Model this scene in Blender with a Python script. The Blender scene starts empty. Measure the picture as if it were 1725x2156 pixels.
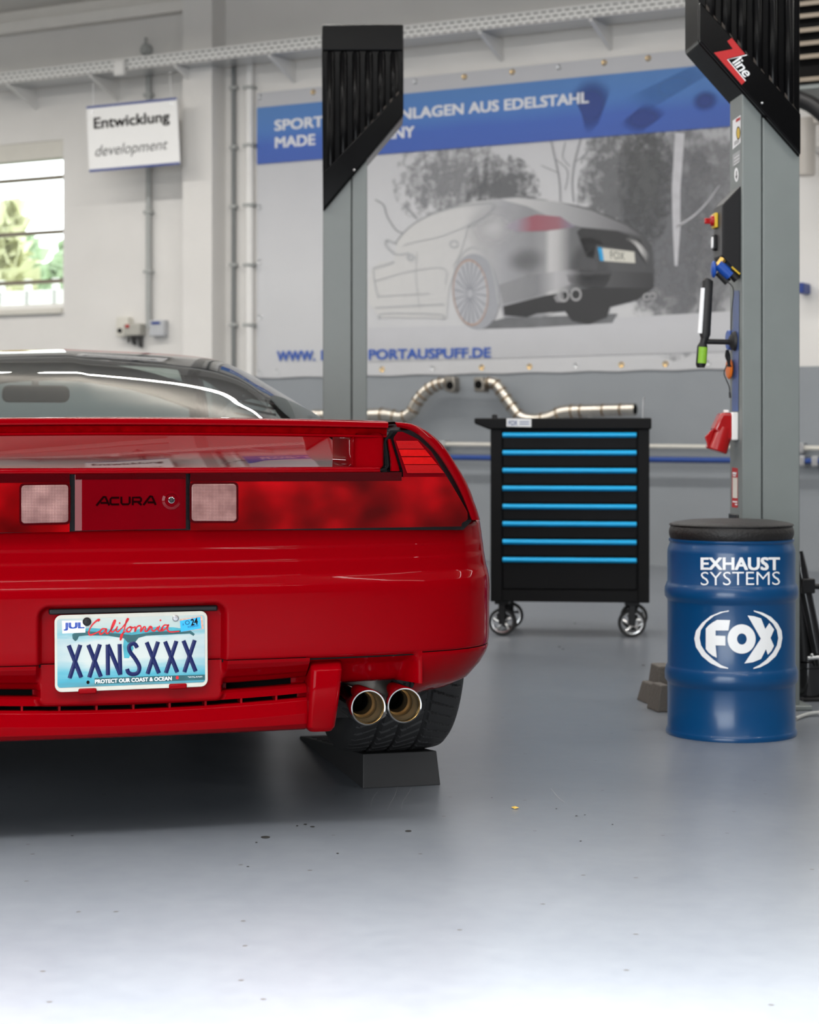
import bpy, bmesh, math, random
import numpy as np
from mathutils import Vector, Matrix
from mathutils.geometry import tessellate_polygon
R = math.radians
random.seed(7)
scn = bpy.context.scene
C = scn.collection

# ------------------------------------------------------------------ camera, light, exposure
FPX, HY, CX, CAMH = 4000.0, 920.0, 862.5, 0.83      # focal length / horizon row / centre column on the 1725 x 2156 frame
cam = bpy.data.cameras.new('camera')
cam_o = bpy.data.objects.new('camera', cam); C.objects.link(cam_o)
cam_o.location = (0, 0, CAMH); cam_o.rotation_euler = (R(90), 0, 0)
cam.sensor_fit = 'HORIZONTAL'; cam.sensor_width = 36.0
cam.lens = FPX / 1725 * 36.0
cam.shift_y = -(1078 - HY) / 1725.0
cam.clip_start = 0.05; cam.clip_end = 200
cam.dof.use_dof = True; cam.dof.focus_distance = 3.95; cam.dof.aperture_fstop = 7.5
scn.camera = cam_o
scn.view_settings.view_transform = 'Standard'
scn.view_settings.look = 'None'
scn.view_settings.gamma = 1.0
scn.view_settings.use_curve_mapping = False
scn.view_settings.exposure = 0.58

world = bpy.data.worlds.new('sky'); scn.world = world; world.use_nodes = True
wn = world.node_tree.nodes; wl = world.node_tree.links
bg = wn['Background']; bg.inputs[0].default_value = (0.93, 0.97, 1.0, 1); bg.inputs[1].default_value = 3.0

PHI = R(-28.2)                                       # the long wall runs away to the left
WORG = (0.0, 13.08)
def wall_world(s, d, z):
    c, n = math.cos(PHI), math.sin(PHI)
    return (WORG[0] + s * c - d * n, WORG[1] + s * n + d * c, z)
def tube_row(s, d, length, watts, z=3.75, width=0.09):
    l = bpy.data.lights.new('ceiling_tube', 'AREA'); l.shape = 'RECTANGLE'
    l.size = length; l.size_y = width; l.energy = watts; l.color = (1.0, 0.97, 0.93)
    o = bpy.data.objects.new('ceiling_tube', l); C.objects.link(o)
    o.location = wall_world(s, d, z); o.rotation_euler = (0, 0, PHI)
    return o
for d, w in ((-2.2, 165), (-5.0, 130), (-8.0, 135), (-11.2, 185)):
    for s in (-4.6, 1.4, 7.4):
        tube_row(s, d, 5.7, w / 3 * 1.0)
        up = tube_row(s, d, 5.7, w / 3 * 0.26, z=3.80); up.rotation_euler = (R(180), 0, PHI); up.data.color = (1.0, 0.92, 0.82)
def spot(loc, watts, deg, blend=1.0, rad=1.1):
    l = bpy.data.lights.new('added_floor_spot', 'SPOT'); l.energy = watts; l.spot_size = R(deg); l.spot_blend = blend
    l.shadow_soft_size = rad; l.color = (1, 0.985, 0.97)
    o = bpy.data.objects.new('added_floor_spot', l); C.objects.link(o); o.location = loc
    return o
for x in (-0.75, 0.75):  # added lamps with no visible fixture, brightening the foreground floor towards white
    spot((x, 0.9, 3.9), 4100, 92)

# daylight through the open workshop door behind the camera
dl = bpy.data.lights.new('door_daylight', 'AREA'); dl.shape = 'RECTANGLE'; dl.size = 6.0; dl.size_y = 2.8; dl.energy = 320; dl.color = (0.93, 0.97, 1.0)
dlo = bpy.data.objects.new('door_daylight', dl); C.objects.link(dlo)
dlo.location = wall_world(5.6, -15.9, 1.6); dlo.rotation_euler = (R(90), 0, PHI)

# ------------------------------------------------------------------ helpers
class Frame:
    """A local frame standing on the floor; pt() finds where the line of sight of a photograph point meets its plane y = d."""
    def __init__(s, x, y, z=0.0, rot=0.0):
        s.o = (x, y, z); s.rot = rot; s.c = math.cos(rot); s.s = math.sin(rot)
    def loc(s, X, Y, Z):
        dx, dy = X - s.o[0], Y - s.o[1]
        return (dx * s.c + dy * s.s, -dx * s.s + dy * s.c, Z - s.o[2])
    def ray(s, px, py):
        a, b = (px - CX) / FPX, (HY - py) / FPX
        return s.loc(0, 0, CAMH), (a * s.c + s.s, -a * s.s + s.c, b)
    def pt(s, px, py, d=0.0):
        o, r = s.ray(px, py); t = (d - o[1]) / r[1]
        return (o[0] + t * r[0], d, o[2] + t * r[2])
    def ptx(s, px, py, x):
        o, r = s.ray(px, py); t = (x - o[0]) / r[0]
        return (x, o[1] + t * r[1], o[2] + t * r[2])
    def world(s, x, y, z):
        return (s.o[0] + x * s.c - y * s.s, s.o[1] + x * s.s + y * s.c, s.o[2] + z)

def tag(o, label=None, cat=None, group=None, kind=None):
    if label: o['label'] = label
    if cat: o['category'] = cat
    if group: o['group'] = group
    if kind: o['kind'] = kind
    return o
def thing(name, label, cat, fr=None, loc=None, rotz=0.0, group=None):
    o = bpy.data.objects.new(name, None); C.objects.link(o); o.empty_display_size = 0.1
    if fr is not None: o.location = fr.o; o.rotation_euler = (0, 0, fr.rot)
    else: o.location = loc; o.rotation_euler = (0, 0, rotz)
    return tag(o, label, cat, group)
def copy_tree(o, parent=None):
    c = o.copy(); C.objects.link(c)
    if parent is not None: c.parent = parent
    for ch in list(o.children): copy_tree(ch, c)
    return c

class MB:
    def __init__(s): s.v = []; s.f = []
    def add(s, vs, fs):
        n = len(s.v); s.v.extend([tuple(p) for p in vs]); s.f.extend([tuple(i + n for i in f) for f in fs]); return s
    def box(s, x0, y0, z0, x1, y1, z1):
        v = [(x0, y0, z0), (x1, y0, z0), (x1, y1, z0), (x0, y1, z0), (x0, y0, z1), (x1, y0, z1), (x1, y1, z1), (x0, y1, z1)]
        return s.add(v, [(0, 3, 2, 1), (4, 5, 6, 7), (0, 1, 5, 4), (1, 2, 6, 5), (2, 3, 7, 6), (3, 0, 4, 7)])
    def hexa(s, v):
        return s.add(v, [(0, 3, 2, 1), (4, 5, 6, 7), (0, 1, 5, 4), (1, 2, 6, 5), (2, 3, 7, 6), (3, 0, 4, 7)])
    def prism_y(s, poly, y0, y1):                        # polygon of (x, z), swept along y
        n = len(poly)
        v = [(x, y0, z) for x, z in poly] + [(x, y1, z) for x, z in poly]
        f = [tuple(range(n)), tuple(range(2 * n - 1, n - 1, -1))]
        f += [(i, i + n, (i + 1) % n + n, (i + 1) % n) for i in range(n)]
        return s.add(v, f)
    def prism_x(s, poly, x0, x1):                        # polygon of (y, z), swept along x
        n = len(poly)
        v = [(x0, y, z) for y, z in poly] + [(x1, y, z) for y, z in poly]
        f = [tuple(range(n)), tuple(range(2 * n - 1, n - 1, -1))]
        f += [(i, i + n, (i + 1) % n + n, (i + 1) % n) for i in range(n)]
        return s.add(v, f)
    def lathe(s, prof, n=48, axis='z', c=(0, 0, 0), caps=False):
        vs, fs = [], []
        for r, h in prof:
            for k in range(n):
                a = 2 * math.pi * k / n; x, y = r * math.cos(a), r * math.sin(a)
                p = (x, y, h) if axis == 'z' else ((x, h, y) if axis == 'y' else (h, x, y))
                vs.append((p[0] + c[0], p[1] + c[1], p[2] + c[2]))
        m = len(prof)
        for i in range(m - 1):
            for k in range(n):
                fs.append((i * n + k, i * n + (k + 1) % n, (i + 1) * n + (k + 1) % n, (i + 1) * n + k))
        if caps:
            fs.append(tuple(range(n - 1, -1, -1))); fs.append(tuple((m - 1) * n + k for k in range(n)))
        return s.add(vs, fs)
    def tube(s, path, r, n=12, caps=True, flat=None):
        P = [Vector(p) for p in path]; rs = r if isinstance(r, (list, tuple)) else [r] * len(P)
        vs, fs = [], []; up = None
        for i, p in enumerate(P):
            t = (P[min(i + 1, len(P) - 1)] - P[max(i - 1, 0)]).normalized()
            if up is None:
                up = Vector((0, 0, 1)) if abs(t.z) < 0.9 else Vector((0, 1, 0))
            a = t.cross(up)
            if a.length < 1e-6: a = t.orthogonal()
            a.normalize(); b = a.cross(t).normalized(); up = b
            for k in range(n):
                an = 2 * math.pi * k / n
                vs.append(tuple(p + a * (rs[i] * math.cos(an)) + b * (rs[i] * math.sin(an))))
        for i in range(len(P) - 1):
            for k in range(n):
                fs.append((i * n + k, i * n + (k + 1) % n, (i + 1) * n + (k + 1) % n, (i + 1) * n + k))
        if caps:
            fs.append(tuple(range(n - 1, -1, -1))); fs.append(tuple((len(P) - 1) * n + k for k in range(n)))
        return s.add(vs, fs)
    def grid(s, rows, flip=False, closed=False, keep=None):
        m, n = len(rows), len(rows[0]); vs = [p for r in rows for p in r]; fs = []
        for i in range(m - 1):
            for k in range(n if closed else n - 1):
                if keep is not None and not keep(i, k): continue
                q = (i * n + k, i * n + (k + 1) % n, (i + 1) * n + (k + 1) % n, (i + 1) * n + k)
                fs.append(q[::-1] if flip else q)
        return s.add(vs, fs)
    def sphere(s, c, r, n=16, m=10, sc=(1, 1, 1)):
        prof = [(max(1e-4, r * math.sin(math.pi * i / m)), -r * math.cos(math.pi * i / m)) for i in range(m + 1)]
        k0 = len(s.v); s.lathe(prof, n)
        for i in range(k0, len(s.v)):
            x, y, z = s.v[i]; s.v[i] = (c[0] + x * sc[0], c[1] + y * sc[1], c[2] + z * sc[2])
        return s
    def map(s, fn):
        s.v = [tuple(fn(*p)) for p in s.v]; return s
    def build(s, name, mat, parent=None, smooth=35, bevel=0, seg=2, weld=False, loc=None, rotz=None, sub=0, recalc=True):
        me = bpy.data.meshes.new(name); me.from_pydata(s.v, [], s.f)
        bm = bmesh.new(); bm.from_mesh(me)
        if weld: bmesh.ops.remove_doubles(bm, verts=bm.verts, dist=1e-5)
        loose = [v for v in bm.verts if not v.link_faces]
        if loose: bmesh.ops.delete(bm, geom=loose, context='VERTS')
        if recalc: bmesh.ops.recalc_face_normals(bm, faces=bm.faces)
        bm.to_mesh(me); bm.free()
        if smooth:
            me.polygons.foreach_set('use_smooth', [True] * len(me.polygons))
            me.set_sharp_from_angle(angle=R(smooth))
        me.materials.append(mat)
        o = bpy.data.objects.new(name, me); C.objects.link(o)
        if parent is not None: o.parent = parent
        if loc is not None: o.location = loc
        if rotz is not None: o.rotation_euler = (0, 0, rotz)
        if sub:
            m = o.modifiers.new('sub', 'SUBSURF'); m.levels = sub; m.render_levels = sub
        if bevel:
            m = o.modifiers.new('bevel', 'BEVEL'); m.width = bevel; m.segments = seg; m.limit_method = 'ANGLE'; m.angle_limit = R(40)
            m.harden_normals = False
        return o

def rrect(x0, y0, x1, y1, r, n=6):
    pts = []
    for cx, cy, a0 in ((x1 - r, y1 - r, 0), (x0 + r, y1 - r, 90), (x0 + r, y0 + r, 180), (x1 - r, y0 + r, 270)):
        for i in range(n + 1):
            a = R(a0 + 90 * i / n); pts.append((cx + r * math.cos(a), cy + r * math.sin(a)))
    return pts
def smooth_path(pts, n=8):                               # Catmull-Rom through the points
    P = [Vector(p) for p in pts]; out = []
    for i in range(len(P) - 1):
        p0 = P[max(i - 1, 0)]; p1 = P[i]; p2 = P[i + 1]; p3 = P[min(i + 2, len(P) - 1)]
        for k in range(n):
            t = k / n
            out.append(tuple(0.5 * ((2 * p1) + (p2 - p0) * t + (2 * p0 - 5 * p1 + 4 * p2 - p3) * t * t + (3 * p1 - p0 - 3 * p2 + p3) * t ** 3)))
    out.append(tuple(P[-1])); return out
def interp(x, xs, ys): return float(np.interp(x, xs, ys))
def sst(a, b, x):
    t = min(1, max(0, (x - a) / (b - a))); return t * t * (3 - 2 * t)

# flat marks: 2D outlines laid on a surface by a map fn (a, b) -> point
class Ink:
    def __init__(s): s.p = []; s.f = []
    def poly(s, pts):
        n = len(s.p); s.p.extend([tuple(p[:2]) for p in pts])
        for t in tessellate_polygon([[Vector((p[0], p[1], 0)) for p in pts]]): s.f.append(tuple(n + i for i in t))
        return s
    def ell(s, cx, cy, rx, ry, rot=0, n=36, inner=None):
        c, q = math.cos(R(rot)), math.sin(R(rot))
        def ring(k): return [(cx + k * (rx * math.cos(a) * c - ry * math.sin(a) * q), cy + k * (rx * math.cos(a) * q + ry * math.sin(a) * c)) for a in [2 * math.pi * i / n for i in range(n)]]
        if inner is None: return s.poly(ring(1))
        b = len(s.p); s.p.extend(ring(1) + ring(inner))
        for i in range(n): s.f.append((b + i, b + (i + 1) % n, b + n + (i + 1) % n, b + n + i))
        return s
    def line(s, pts, w, smooth=0):
        if smooth: pts = [p[:2] for p in smooth_path([(p[0], p[1], 0) for p in pts], smooth)]
        ws = w if isinstance(w, (list, tuple)) else None
        b = len(s.p); m = len(pts)
        for i, p in enumerate(pts):
            q0, q1 = pts[max(i - 1, 0)], pts[min(i + 1, m - 1)]
            dx, dy = q1[0] - q0[0], q1[1] - q0[1]; L = math.hypot(dx, dy) or 1
            h = (interp(i / (m - 1), np.linspace(0, 1, len(ws)), ws) if ws else w) / 2
            s.p += [(p[0] - dy / L * h, p[1] + dx / L * h), (p[0] + dy / L * h, p[1] - dx / L * h)]
        for i in range(m - 1): s.f.append((b + 2 * i, b + 2 * i + 1, b + 2 * i + 3, b + 2 * i + 2))
        return s
    def text(s, txt, quad, bold=0.0, shear=0.0, space=1.0):   # quad = bl, br, tr, tl in the surface's own coordinates
        vs, fs, W_, H_ = text2d(txt, min(bold, 0.0), shear, space)
        bl, br, tr, tl = quad
        hx, hy = (max(bold, 0) / W_, max(bold, 0) * 0.7 / H_)      # heavier strokes: the outline is laid down again a little to each side
        for lift, (ox, oy) in enumerate(((-hx, -hy), (hx, -hy), (-hx, hy), (hx, hy)) if bold > 0 else ((0, 0),)):
          b = len(s.p)
          for x, y in vs:
            x = hx + x * (1 - 2 * hx) + ox; y = hy + y * (1 - 2 * hy) + oy
            p = [(bl[i] * (1 - x) + br[i] * x) * (1 - y) + (tl[i] * (1 - x) + tr[i] * x) * y for i in (0, 1)]
            s.p.append((p[0], p[1], lift))
          s.f += [tuple(b + i for i in f) for f in fs]
        return s
    def build(s, name, mat, parent, fn, maxlen=None, **kw):
        ps, fs = [(p[0], p[1], p[2] if len(p) > 2 else 0) for p in s.p], s.f
        if maxlen:
            bm = bmesh.new(); vv = [bm.verts.new(p) for p in ps]
            for f in fs:
                try: bm.faces.new([vv[i] for i in f])
                except ValueError: pass
            bmesh.ops.triangulate(bm, faces=bm.faces)
            for _ in range(5):
                e = [e for e in bm.edges if e.calc_length() > maxlen]
                if not e: break
                bmesh.ops.subdivide_edges(bm, edges=e, cuts=1); bmesh.ops.triangulate(bm, faces=bm.faces)
            bm.verts.index_update(); ps = [tuple(v.co) for v in bm.verts]; fs = [tuple(v.index for v in f.verts) for f in bm.faces]; bm.free()
        m = MB(); m.add([(lambda q: (q[0], q[1] - 0.00012 * l_, q[2]))(fn(x, y)) for x, y, l_ in ps], fs)
        return m.build(name, mat, parent, smooth=0, recalc=False, **kw)
_tc = {}
def text2d(txt, bold, shear, space):
    k = (txt, bold, shear, space)
    if k in _tc: return _tc[k]
    cu = bpy.data.curves.new('lettering', 'FONT'); cu.body = txt; cu.offset = bold; cu.shear = shear; cu.space_character = space
    cu.resolution_u = 3
    o = bpy.data.objects.new('lettering', cu); C.objects.link(o)
    dg = bpy.context.evaluated_depsgraph_get(); dg.update()
    me = bpy.data.meshes.new_from_object(o.evaluated_get(dg))
    vs = [(v.co.x, v.co.y) for v in me.vertices]; fs = [tuple(p.vertices) for p in me.polygons]
    bpy.data.objects.remove(o); bpy.data.curves.remove(cu); bpy.data.meshes.remove(me)
    x0, x1 = min(v[0] for v in vs), max(v[0] for v in vs); y0, y1 = min(v[1] for v in vs), max(v[1] for v in vs)
    vs = [((x - x0) / (x1 - x0), (y - y0) / (y1 - y0)) for x, y in vs]
    _tc[k] = (vs, fs, x1 - x0, y1 - y0); return _tc[k]

# ------------------------------------------------------------------ materials
def nodes(name):
    m = bpy.data.materials.new(name); m.use_nodes = True
    nt = m.node_tree; return m, nt, nt.nodes['Principled BSDF'], nt.nodes, nt.links
def P(name, col, rough=0.5, metal=0.0, coat=0.0, var=0.06, scale=9.0, bump=0.0, bscale=60.0, spec=0.5, rvar=0.05, croug=0.03, cior=1.5):
    m, nt, b, n, l = nodes(name)
    tc = n.new('ShaderNodeTexCoord'); no = n.new('ShaderNodeTexNoise'); no.inputs['Scale'].default_value = scale; no.inputs['Detail'].default_value = 4
    l.new(tc.outputs['Object'], no.inputs['Vector'])
    mx = n.new('ShaderNodeMix'); mx.data_type = 'RGBA'
    mx.inputs['A'].default_value = tuple(max(0, c * (1 - var)) for c in col) + (1,)
    mx.inputs['B'].default_value = tuple(min(1, c * (1 + var)) for c in col) + (1,)
    l.new(no.outputs['Fac'], mx.inputs['Factor']); l.new(mx.outputs['Result'], b.inputs['Base Color'])
    mr = n.new('ShaderNodeMapRange'); mr.inputs['To Min'].default_value = max(0, rough - rvar); mr.inputs['To Max'].default_value = min(1, rough + rvar)
    l.new(no.outputs['Fac'], mr.inputs['Value']); l.new(mr.outputs['Result'], b.inputs['Roughness'])
    b.inputs['Metallic'].default_value = metal; b.inputs['Coat Weight'].default_value = coat; b.inputs['Coat Roughness'].default_value = croug; b.inputs['Coat IOR'].default_value = cior
    b.inputs['Specular IOR Level'].default_value = spec
    if bump:
        n2 = n.new('ShaderNodeTexNoise'); n2.inputs['Scale'].default_value = bscale; n2.inputs['Detail'].default_value = 3
        bp = n.new('ShaderNodeBump'); bp.inputs['Strength'].default_value = bump; bp.inputs['Distance'].default_value = 0.01
        l.new(tc.outputs['Object'], n2.inputs['Vector']); l.new(n2.outputs['Fac'], bp.inputs['Height']); l.new(bp.outputs['Normal'], b.inputs['Normal'])
    return m
def ramp(n, stops):
    r = n.new('ShaderNodeValToRGB'); e = r.color_ramp.elements
    while len(e) < len(stops): e.new(0.5)
    for el, (p, c) in zip(e, stops): el.position = p; el.color = tuple(c) + (1,)
    return r

M = {}
M['red'] = P('red_paint', (0.185, 0.0, 0.002), 0.4, coat=0.85, var=0.03, rvar=0.02, croug=0.01, spec=0.0, cior=1.16)
M['black'] = P('black_plastic', (0.010, 0.010, 0.011), 0.42, spec=0.3)
M['gloss_black'] = P('gloss_black', (0.008, 0.008, 0.009), 0.16, coat=0.6, rvar=0.03)
M['rubber'] = P('rubber', (0.016, 0.016, 0.017), 0.55, var=0.15, spec=0.4, bump=0.15, bscale=180)
M['tyre'] = P('tyre_rubber', (0.026, 0.026, 0.027), 0.6, var=0.2, spec=0.35)
M['chrome'] = P('chrome', (0.86, 0.85, 0.83), 0.07, metal=1.0, var=0.02, rvar=0.03)
M['steel_in'] = P('warm_steel', (0.55, 0.43, 0.26), 0.24, metal=0.92, var=0.15, scale=30)
M['soot'] = P('soot', (0.005, 0.005, 0.005), 0.8, spec=0.08)
M['post'] = P('post_grey', (0.165, 0.185, 0.18), 0.42, var=0.10, scale=5, rvar=0.08, bump=0.02)
M['white'] = P('white_paint', (0.74, 0.73, 0.71), 0.5)
M['offwhite'] = P('off_white', (0.62, 0.60, 0.54), 0.55)
M['grey_pipe'] = P('grey_plastic_pipe', (0.36, 0.37, 0.36), 0.5)
M['dark_pipe'] = P('dark_pipe', (0.17, 0.18, 0.18), 0.5)
M['blue'] = P('drum_blue', (0.0, 0.046, 0.145), 0.32, coat=0.3, var=0.05, croug=0.15, spec=0.3)
M['vinyl'] = P('vinyl_white', (0.78, 0.79, 0.80), 0.35, var=0.02)
M['cover'] = P('cover_black', (0.003, 0.003, 0.0033), 0.16, spec=0.09, rvar=0.03)
M['leather'] = P('black_leather', (0.010, 0.009, 0.009), 0.5, spec=0.35, bump=0.25, bscale=120)
M['cyan'] = P('cyan_handle', (0.0, 0.42, 0.82), 0.38, var=0.08, scale=25)
M['cart'] = P('cart_black', (0.006, 0.006, 0.0065), 0.5, spec=0.12, bump=0.08, bscale=260)
M['alu'] = P('aluminium', (0.66, 0.66, 0.66), 0.22, metal=1.0)
M['pipe_steel'] = P('exhaust_steel', (0.64, 0.60, 0.53), 0.24, metal=1.0, var=0.14, scale=14, rvar=0.1)
M['weld'] = P('weld_brown', (0.20, 0.13, 0.07), 0.4, metal=0.8, var=0.3, scale=40)
M['sign'] = P('sign_white', (0.80, 0.80, 0.79), 0.35, var=0.02)
M['sign_blue'] = P('sign_blue', (0.012, 0.04, 0.23), 0.4)
M['ink'] = P('black_ink', (0.006, 0.004, 0.004), 0.6, spec=0.1)
M['grey_ink'] = P('grey_ink', (0.06, 0.06, 0.065), 0.5)
M['red_ink'] = P('red_ink', (0.42, 0.004, 0.006), 0.45)
M['plate_blue'] = P('plate_navy', (0.006, 0.011, 0.070), 0.35, spec=0.2)
M['plate_red'] = P('plate_red', (0.50, 0.005, 0.012), 0.4)
M['sky_blue'] = P('sticker_blue', (0.02, 0.33, 0.66), 0.4)
M['jul_blue'] = P('ink_blue', (0.012, 0.05, 0.30), 0.4)
M['socket_red'] = P('socket_red', (0.33, 0.003, 0.004), 0.22, coat=0.3)
M['brass'] = P('brass', (0.62, 0.40, 0.12), 0.25, metal=1.0)
M['yellow'] = P('yellow', (0.60, 0.40, 0.02), 0.45)
M['lime'] = P('lime_grip', (0.20, 0.42, 0.02), 0.55)
M['orange'] = P('orange_plastic', (0.72, 0.16, 0.01), 0.4)
M['blue_strip'] = P('blue_strip', (0.06, 0.10, 0.26), 0.4, var=0.35, scale=40)
M['plug_blue'] = P('plug_blue', (0.005, 0.06, 0.33), 0.35)
M['hose'] = P('blue_hose', (0.006, 0.05, 0.26), 0.4)
M['block'] = P('rubber_brown', (0.075, 0.065, 0.055), 0.7, bump=0.3, bscale=90)
M['leaf'] = P('yellow_leaf', (0.55, 0.36, 0.06), 0.6, var=0.3)
M['heater'] = P('heater_slat', (0.20, 0.165, 0.125), 0.4)
M['translucent'] = P('cloudy_plastic', (0.55, 0.51, 0.46), 0.4)
M['cabin'] = P('dark_cabin', (0.012, 0.012, 0.012), 0.75)
M['headliner'] = P('headliner', (0.05, 0.05, 0.05), 0.9)
M['zinc'] = P('zinc', (0.55, 0.56, 0.57), 0.35, metal=0.9)
M['foliage'] = P('foliage', (0.40, 0.50, 0.33), 0.8, var=0.5, scale=3)
M['foliage_y'] = P('foliage_yellow', (0.62, 0.62, 0.42), 0.8, var=0.4, scale=3)
M['bark'] = P('bark', (0.09, 0.07, 0.05), 0.9)

def glass_mat(name, tint, refl=1.0):
    m, nt, b, n, l = nodes(name); n.remove(b)
    out = n['Material Output']
    tr = n.new('ShaderNodeBsdfTransparent'); tr.inputs[0].default_value = tint + (1,)
    gl = n.new('ShaderNodeBsdfGlossy'); gl.inputs['Roughness'].default_value = 0.01; gl.inputs[0].default_value = (refl, refl, refl, 1)
    lw = n.new('ShaderNodeLayerWeight'); lw.inputs['Blend'].default_value = 0.5
    pw = n.new('ShaderNodeMath'); pw.operation = 'POWER'; pw.inputs[1].default_value = 4.5; l.new(lw.outputs['Facing'], pw.inputs[0])
    fr = n.new('ShaderNodeMath'); fr.operation = 'MULTIPLY_ADD'; fr.inputs[1].default_value = 0.80; fr.inputs[2].default_value = 0.05; l.new(pw.outputs[0], fr.inputs[0])
    mx = n.new('ShaderNodeMixShader'); l.new(fr.outputs[0], mx.inputs[0]); l.new(tr.outputs[0], mx.inputs[1]); l.new(gl.outputs[0], mx.inputs[2])
    l.new(mx.outputs[0], out.inputs[0]); return m
M['glass'] = glass_mat('tinted_glass', (0.74, 0.84, 0.81))
M['glass2'] = glass_mat('side_glass', (0.82, 0.90, 0.87))
M['pane'] = glass_mat('window_glass', (0.93, 0.95, 0.94), 0.6)

def lens_mat():
    m, nt, b, n, l = nodes('tail_lens_red')
    tc = n.new('ShaderNodeTexCoord'); mp = n.new('ShaderNodeMapping'); mp.inputs['Scale'].default_value = (1, 0.3, 1.3)
    no = n.new('ShaderNodeTexNoise'); no.inputs['Scale'].default_value = 9; no.inputs['Detail'].default_value = 1.5
    r = ramp(n, [(0.30, (0.055, 0.0002, 0.0005)), (0.50, (0.14, 0.0003, 0.001)), (0.70, (0.33, 0.001, 0.003))])
    l.new(tc.outputs['Object'], mp.inputs[0]); l.new(mp.outputs[0], no.inputs['Vector']); l.new(no.outputs['Fac'], r.inputs[0]); l.new(r.outputs[0], b.inputs['Base Color'])
    ck = n.new('ShaderNodeTexWave'); ck.inputs['Scale'].default_value = 120; ck.bands_direction = 'X'
    bp = n.new('ShaderNodeBump'); bp.inputs['Strength'].default_value = 0.04; l.new(tc.outputs['Object'], ck.inputs['Vector'])
    l.new(ck.outputs['Fac'], bp.inputs['Height']); l.new(bp.outputs['Normal'], b.inputs['Normal'])
    b.inputs['Roughness'].default_value = 0.4; b.inputs['Specular IOR Level'].default_value = 0.0; b.inputs['Coat Weight'].default_value = 1; b.inputs['Coat Roughness'].default_value = 0.01
    return m
M['lens'] = lens_mat()
M['lens_dark'] = P('dark_red_lens', (0.04, 0.0002, 0.0012), 0.4, coat=1.0, croug=0.01, var=0.2, spec=0.0)
M['lens_panel'] = P('panel_lens', (0.11, 0.0003, 0.0025), 0.4, cior=1.28, coat=0.8, croug=0.01, var=0.25, scale=6, spec=0.0)
M['reflector'] = P('reflector_red', (0.45, 0.003, 0.003), 0.4, coat=0.5, var=0.25, scale=90, spec=0.1)
M['brake'] = P('brake_lens', (0.15, 0.0, 0.001), 0.5, coat=0.0, croug=0.05, var=0.5, scale=60, spec=0.0)
def grid_lens():
    m, nt, b, n, l = nodes('reverse_lens_pink')
    tc = n.new('ShaderNodeTexCoord'); mp = n.new('ShaderNodeMapping'); mp.inputs['Scale'].default_value = (340, 1, 340)
    sp = n.new('ShaderNodeSeparateXYZ'); l.new(tc.outputs['Object'], mp.inputs[0]); l.new(mp.outputs[0], sp.inputs[0])
    outs = []
    for ax in ('X', 'Z'):
        a = n.new('ShaderNodeMath'); a.operation = 'FRACT'; l.new(sp.outputs[ax], a.inputs[0])
        c = n.new('ShaderNodeMath'); c.operation = 'GREATER_THAN'; c.inputs[1].default_value = 0.3; l.new(a.outputs[0], c.inputs[0]); outs.append(c)
    mu = n.new('ShaderNodeMath'); mu.operation = 'MULTIPLY'; l.new(outs[0].outputs[0], mu.inputs[0]); l.new(outs[1].outputs[0], mu.inputs[1])
    no = n.new('ShaderNodeTexNoise'); no.inputs['Scale'].default_value = 28; l.new(tc.outputs['Object'], no.inputs['Vector'])
    mx = n.new('ShaderNodeMix'); mx.data_type = 'RGBA'; mx.inputs['A'].default_value = (0.09, 0.03, 0.03, 1)
    r = ramp(n, [(0.3, (0.18, 0.085, 0.075)), (0.7, (0.50, 0.28, 0.25))]); l.new(no.outputs['Fac'], r.inputs[0])
    l.new(mu.outputs[0], mx.inputs['Factor']); l.new(r.outputs[0], mx.inputs['B']); l.new(mx.outputs['Result'], b.inputs['Base Color'])
    b.inputs['Roughness'].default_value = 0.3; b.inputs['Coat Weight'].default_value = 1; b.inputs['Coat Roughness'].default_value = 0.02
    return m
M['reverse'] = grid_lens()

def wall_mat():
    m, nt, b, n, l = nodes('painted_wall')
    tc = n.new('ShaderNodeTexCoord'); sp = n.new('ShaderNodeSeparateXYZ'); l.new(tc.outputs['Object'], sp.inputs[0])
    lt = n.new('ShaderNodeMath'); lt.operation = 'LESS_THAN'; lt.inputs[1].default_value = 1.267; l.new(sp.outputs['Z'], lt.inputs[0])
    no = n.new('ShaderNodeTexNoise'); no.inputs['Scale'].default_value = 2.0; no.inputs['Detail'].default_value = 5; l.new(tc.outputs['Object'], no.inputs['Vector'])
    a = ramp(n, [(0.3, (0.66, 0.645, 0.62)), (0.7, (0.71, 0.695, 0.67))]); c = ramp(n, [(0.3, (0.235, 0.255, 0.275)), (0.7, (0.26, 0.28, 0.30))])
    l.new(no.outputs['Fac'], a.inputs[0]); l.new(no.outputs['Fac'], c.inputs[0])
    mx = n.new('ShaderNodeMix'); mx.data_type = 'RGBA'; l.new(lt.outputs[0], mx.inputs['Factor']); l.new(a.outputs[0], mx.inputs['A']); l.new(c.outputs[0], mx.inputs['B'])
    l.new(mx.outputs['Result'], b.inputs['Base Color']); b.inputs['Roughness'].default_value = 0.6
    n2 = n.new('ShaderNodeTexNoise'); n2.inputs['Scale'].default_value = 90; bp = n.new('ShaderNodeBump'); bp.inputs['Strength'].default_value = 0.06
    l.new(tc.outputs['Object'], n2.inputs['Vector']); l.new(n2.outputs['Fac'], bp.inputs['Height']); l.new(bp.outputs['Normal'], b.inputs['Normal'])
    return m
M['wall'] = wall_mat()
M['wall_plain'] = P('plain_wall', (0.10, 0.10, 0.105), 0.7)
M['ceiling'] = P('ceiling_white', (0.74, 0.72, 0.68), 0.7)
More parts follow.
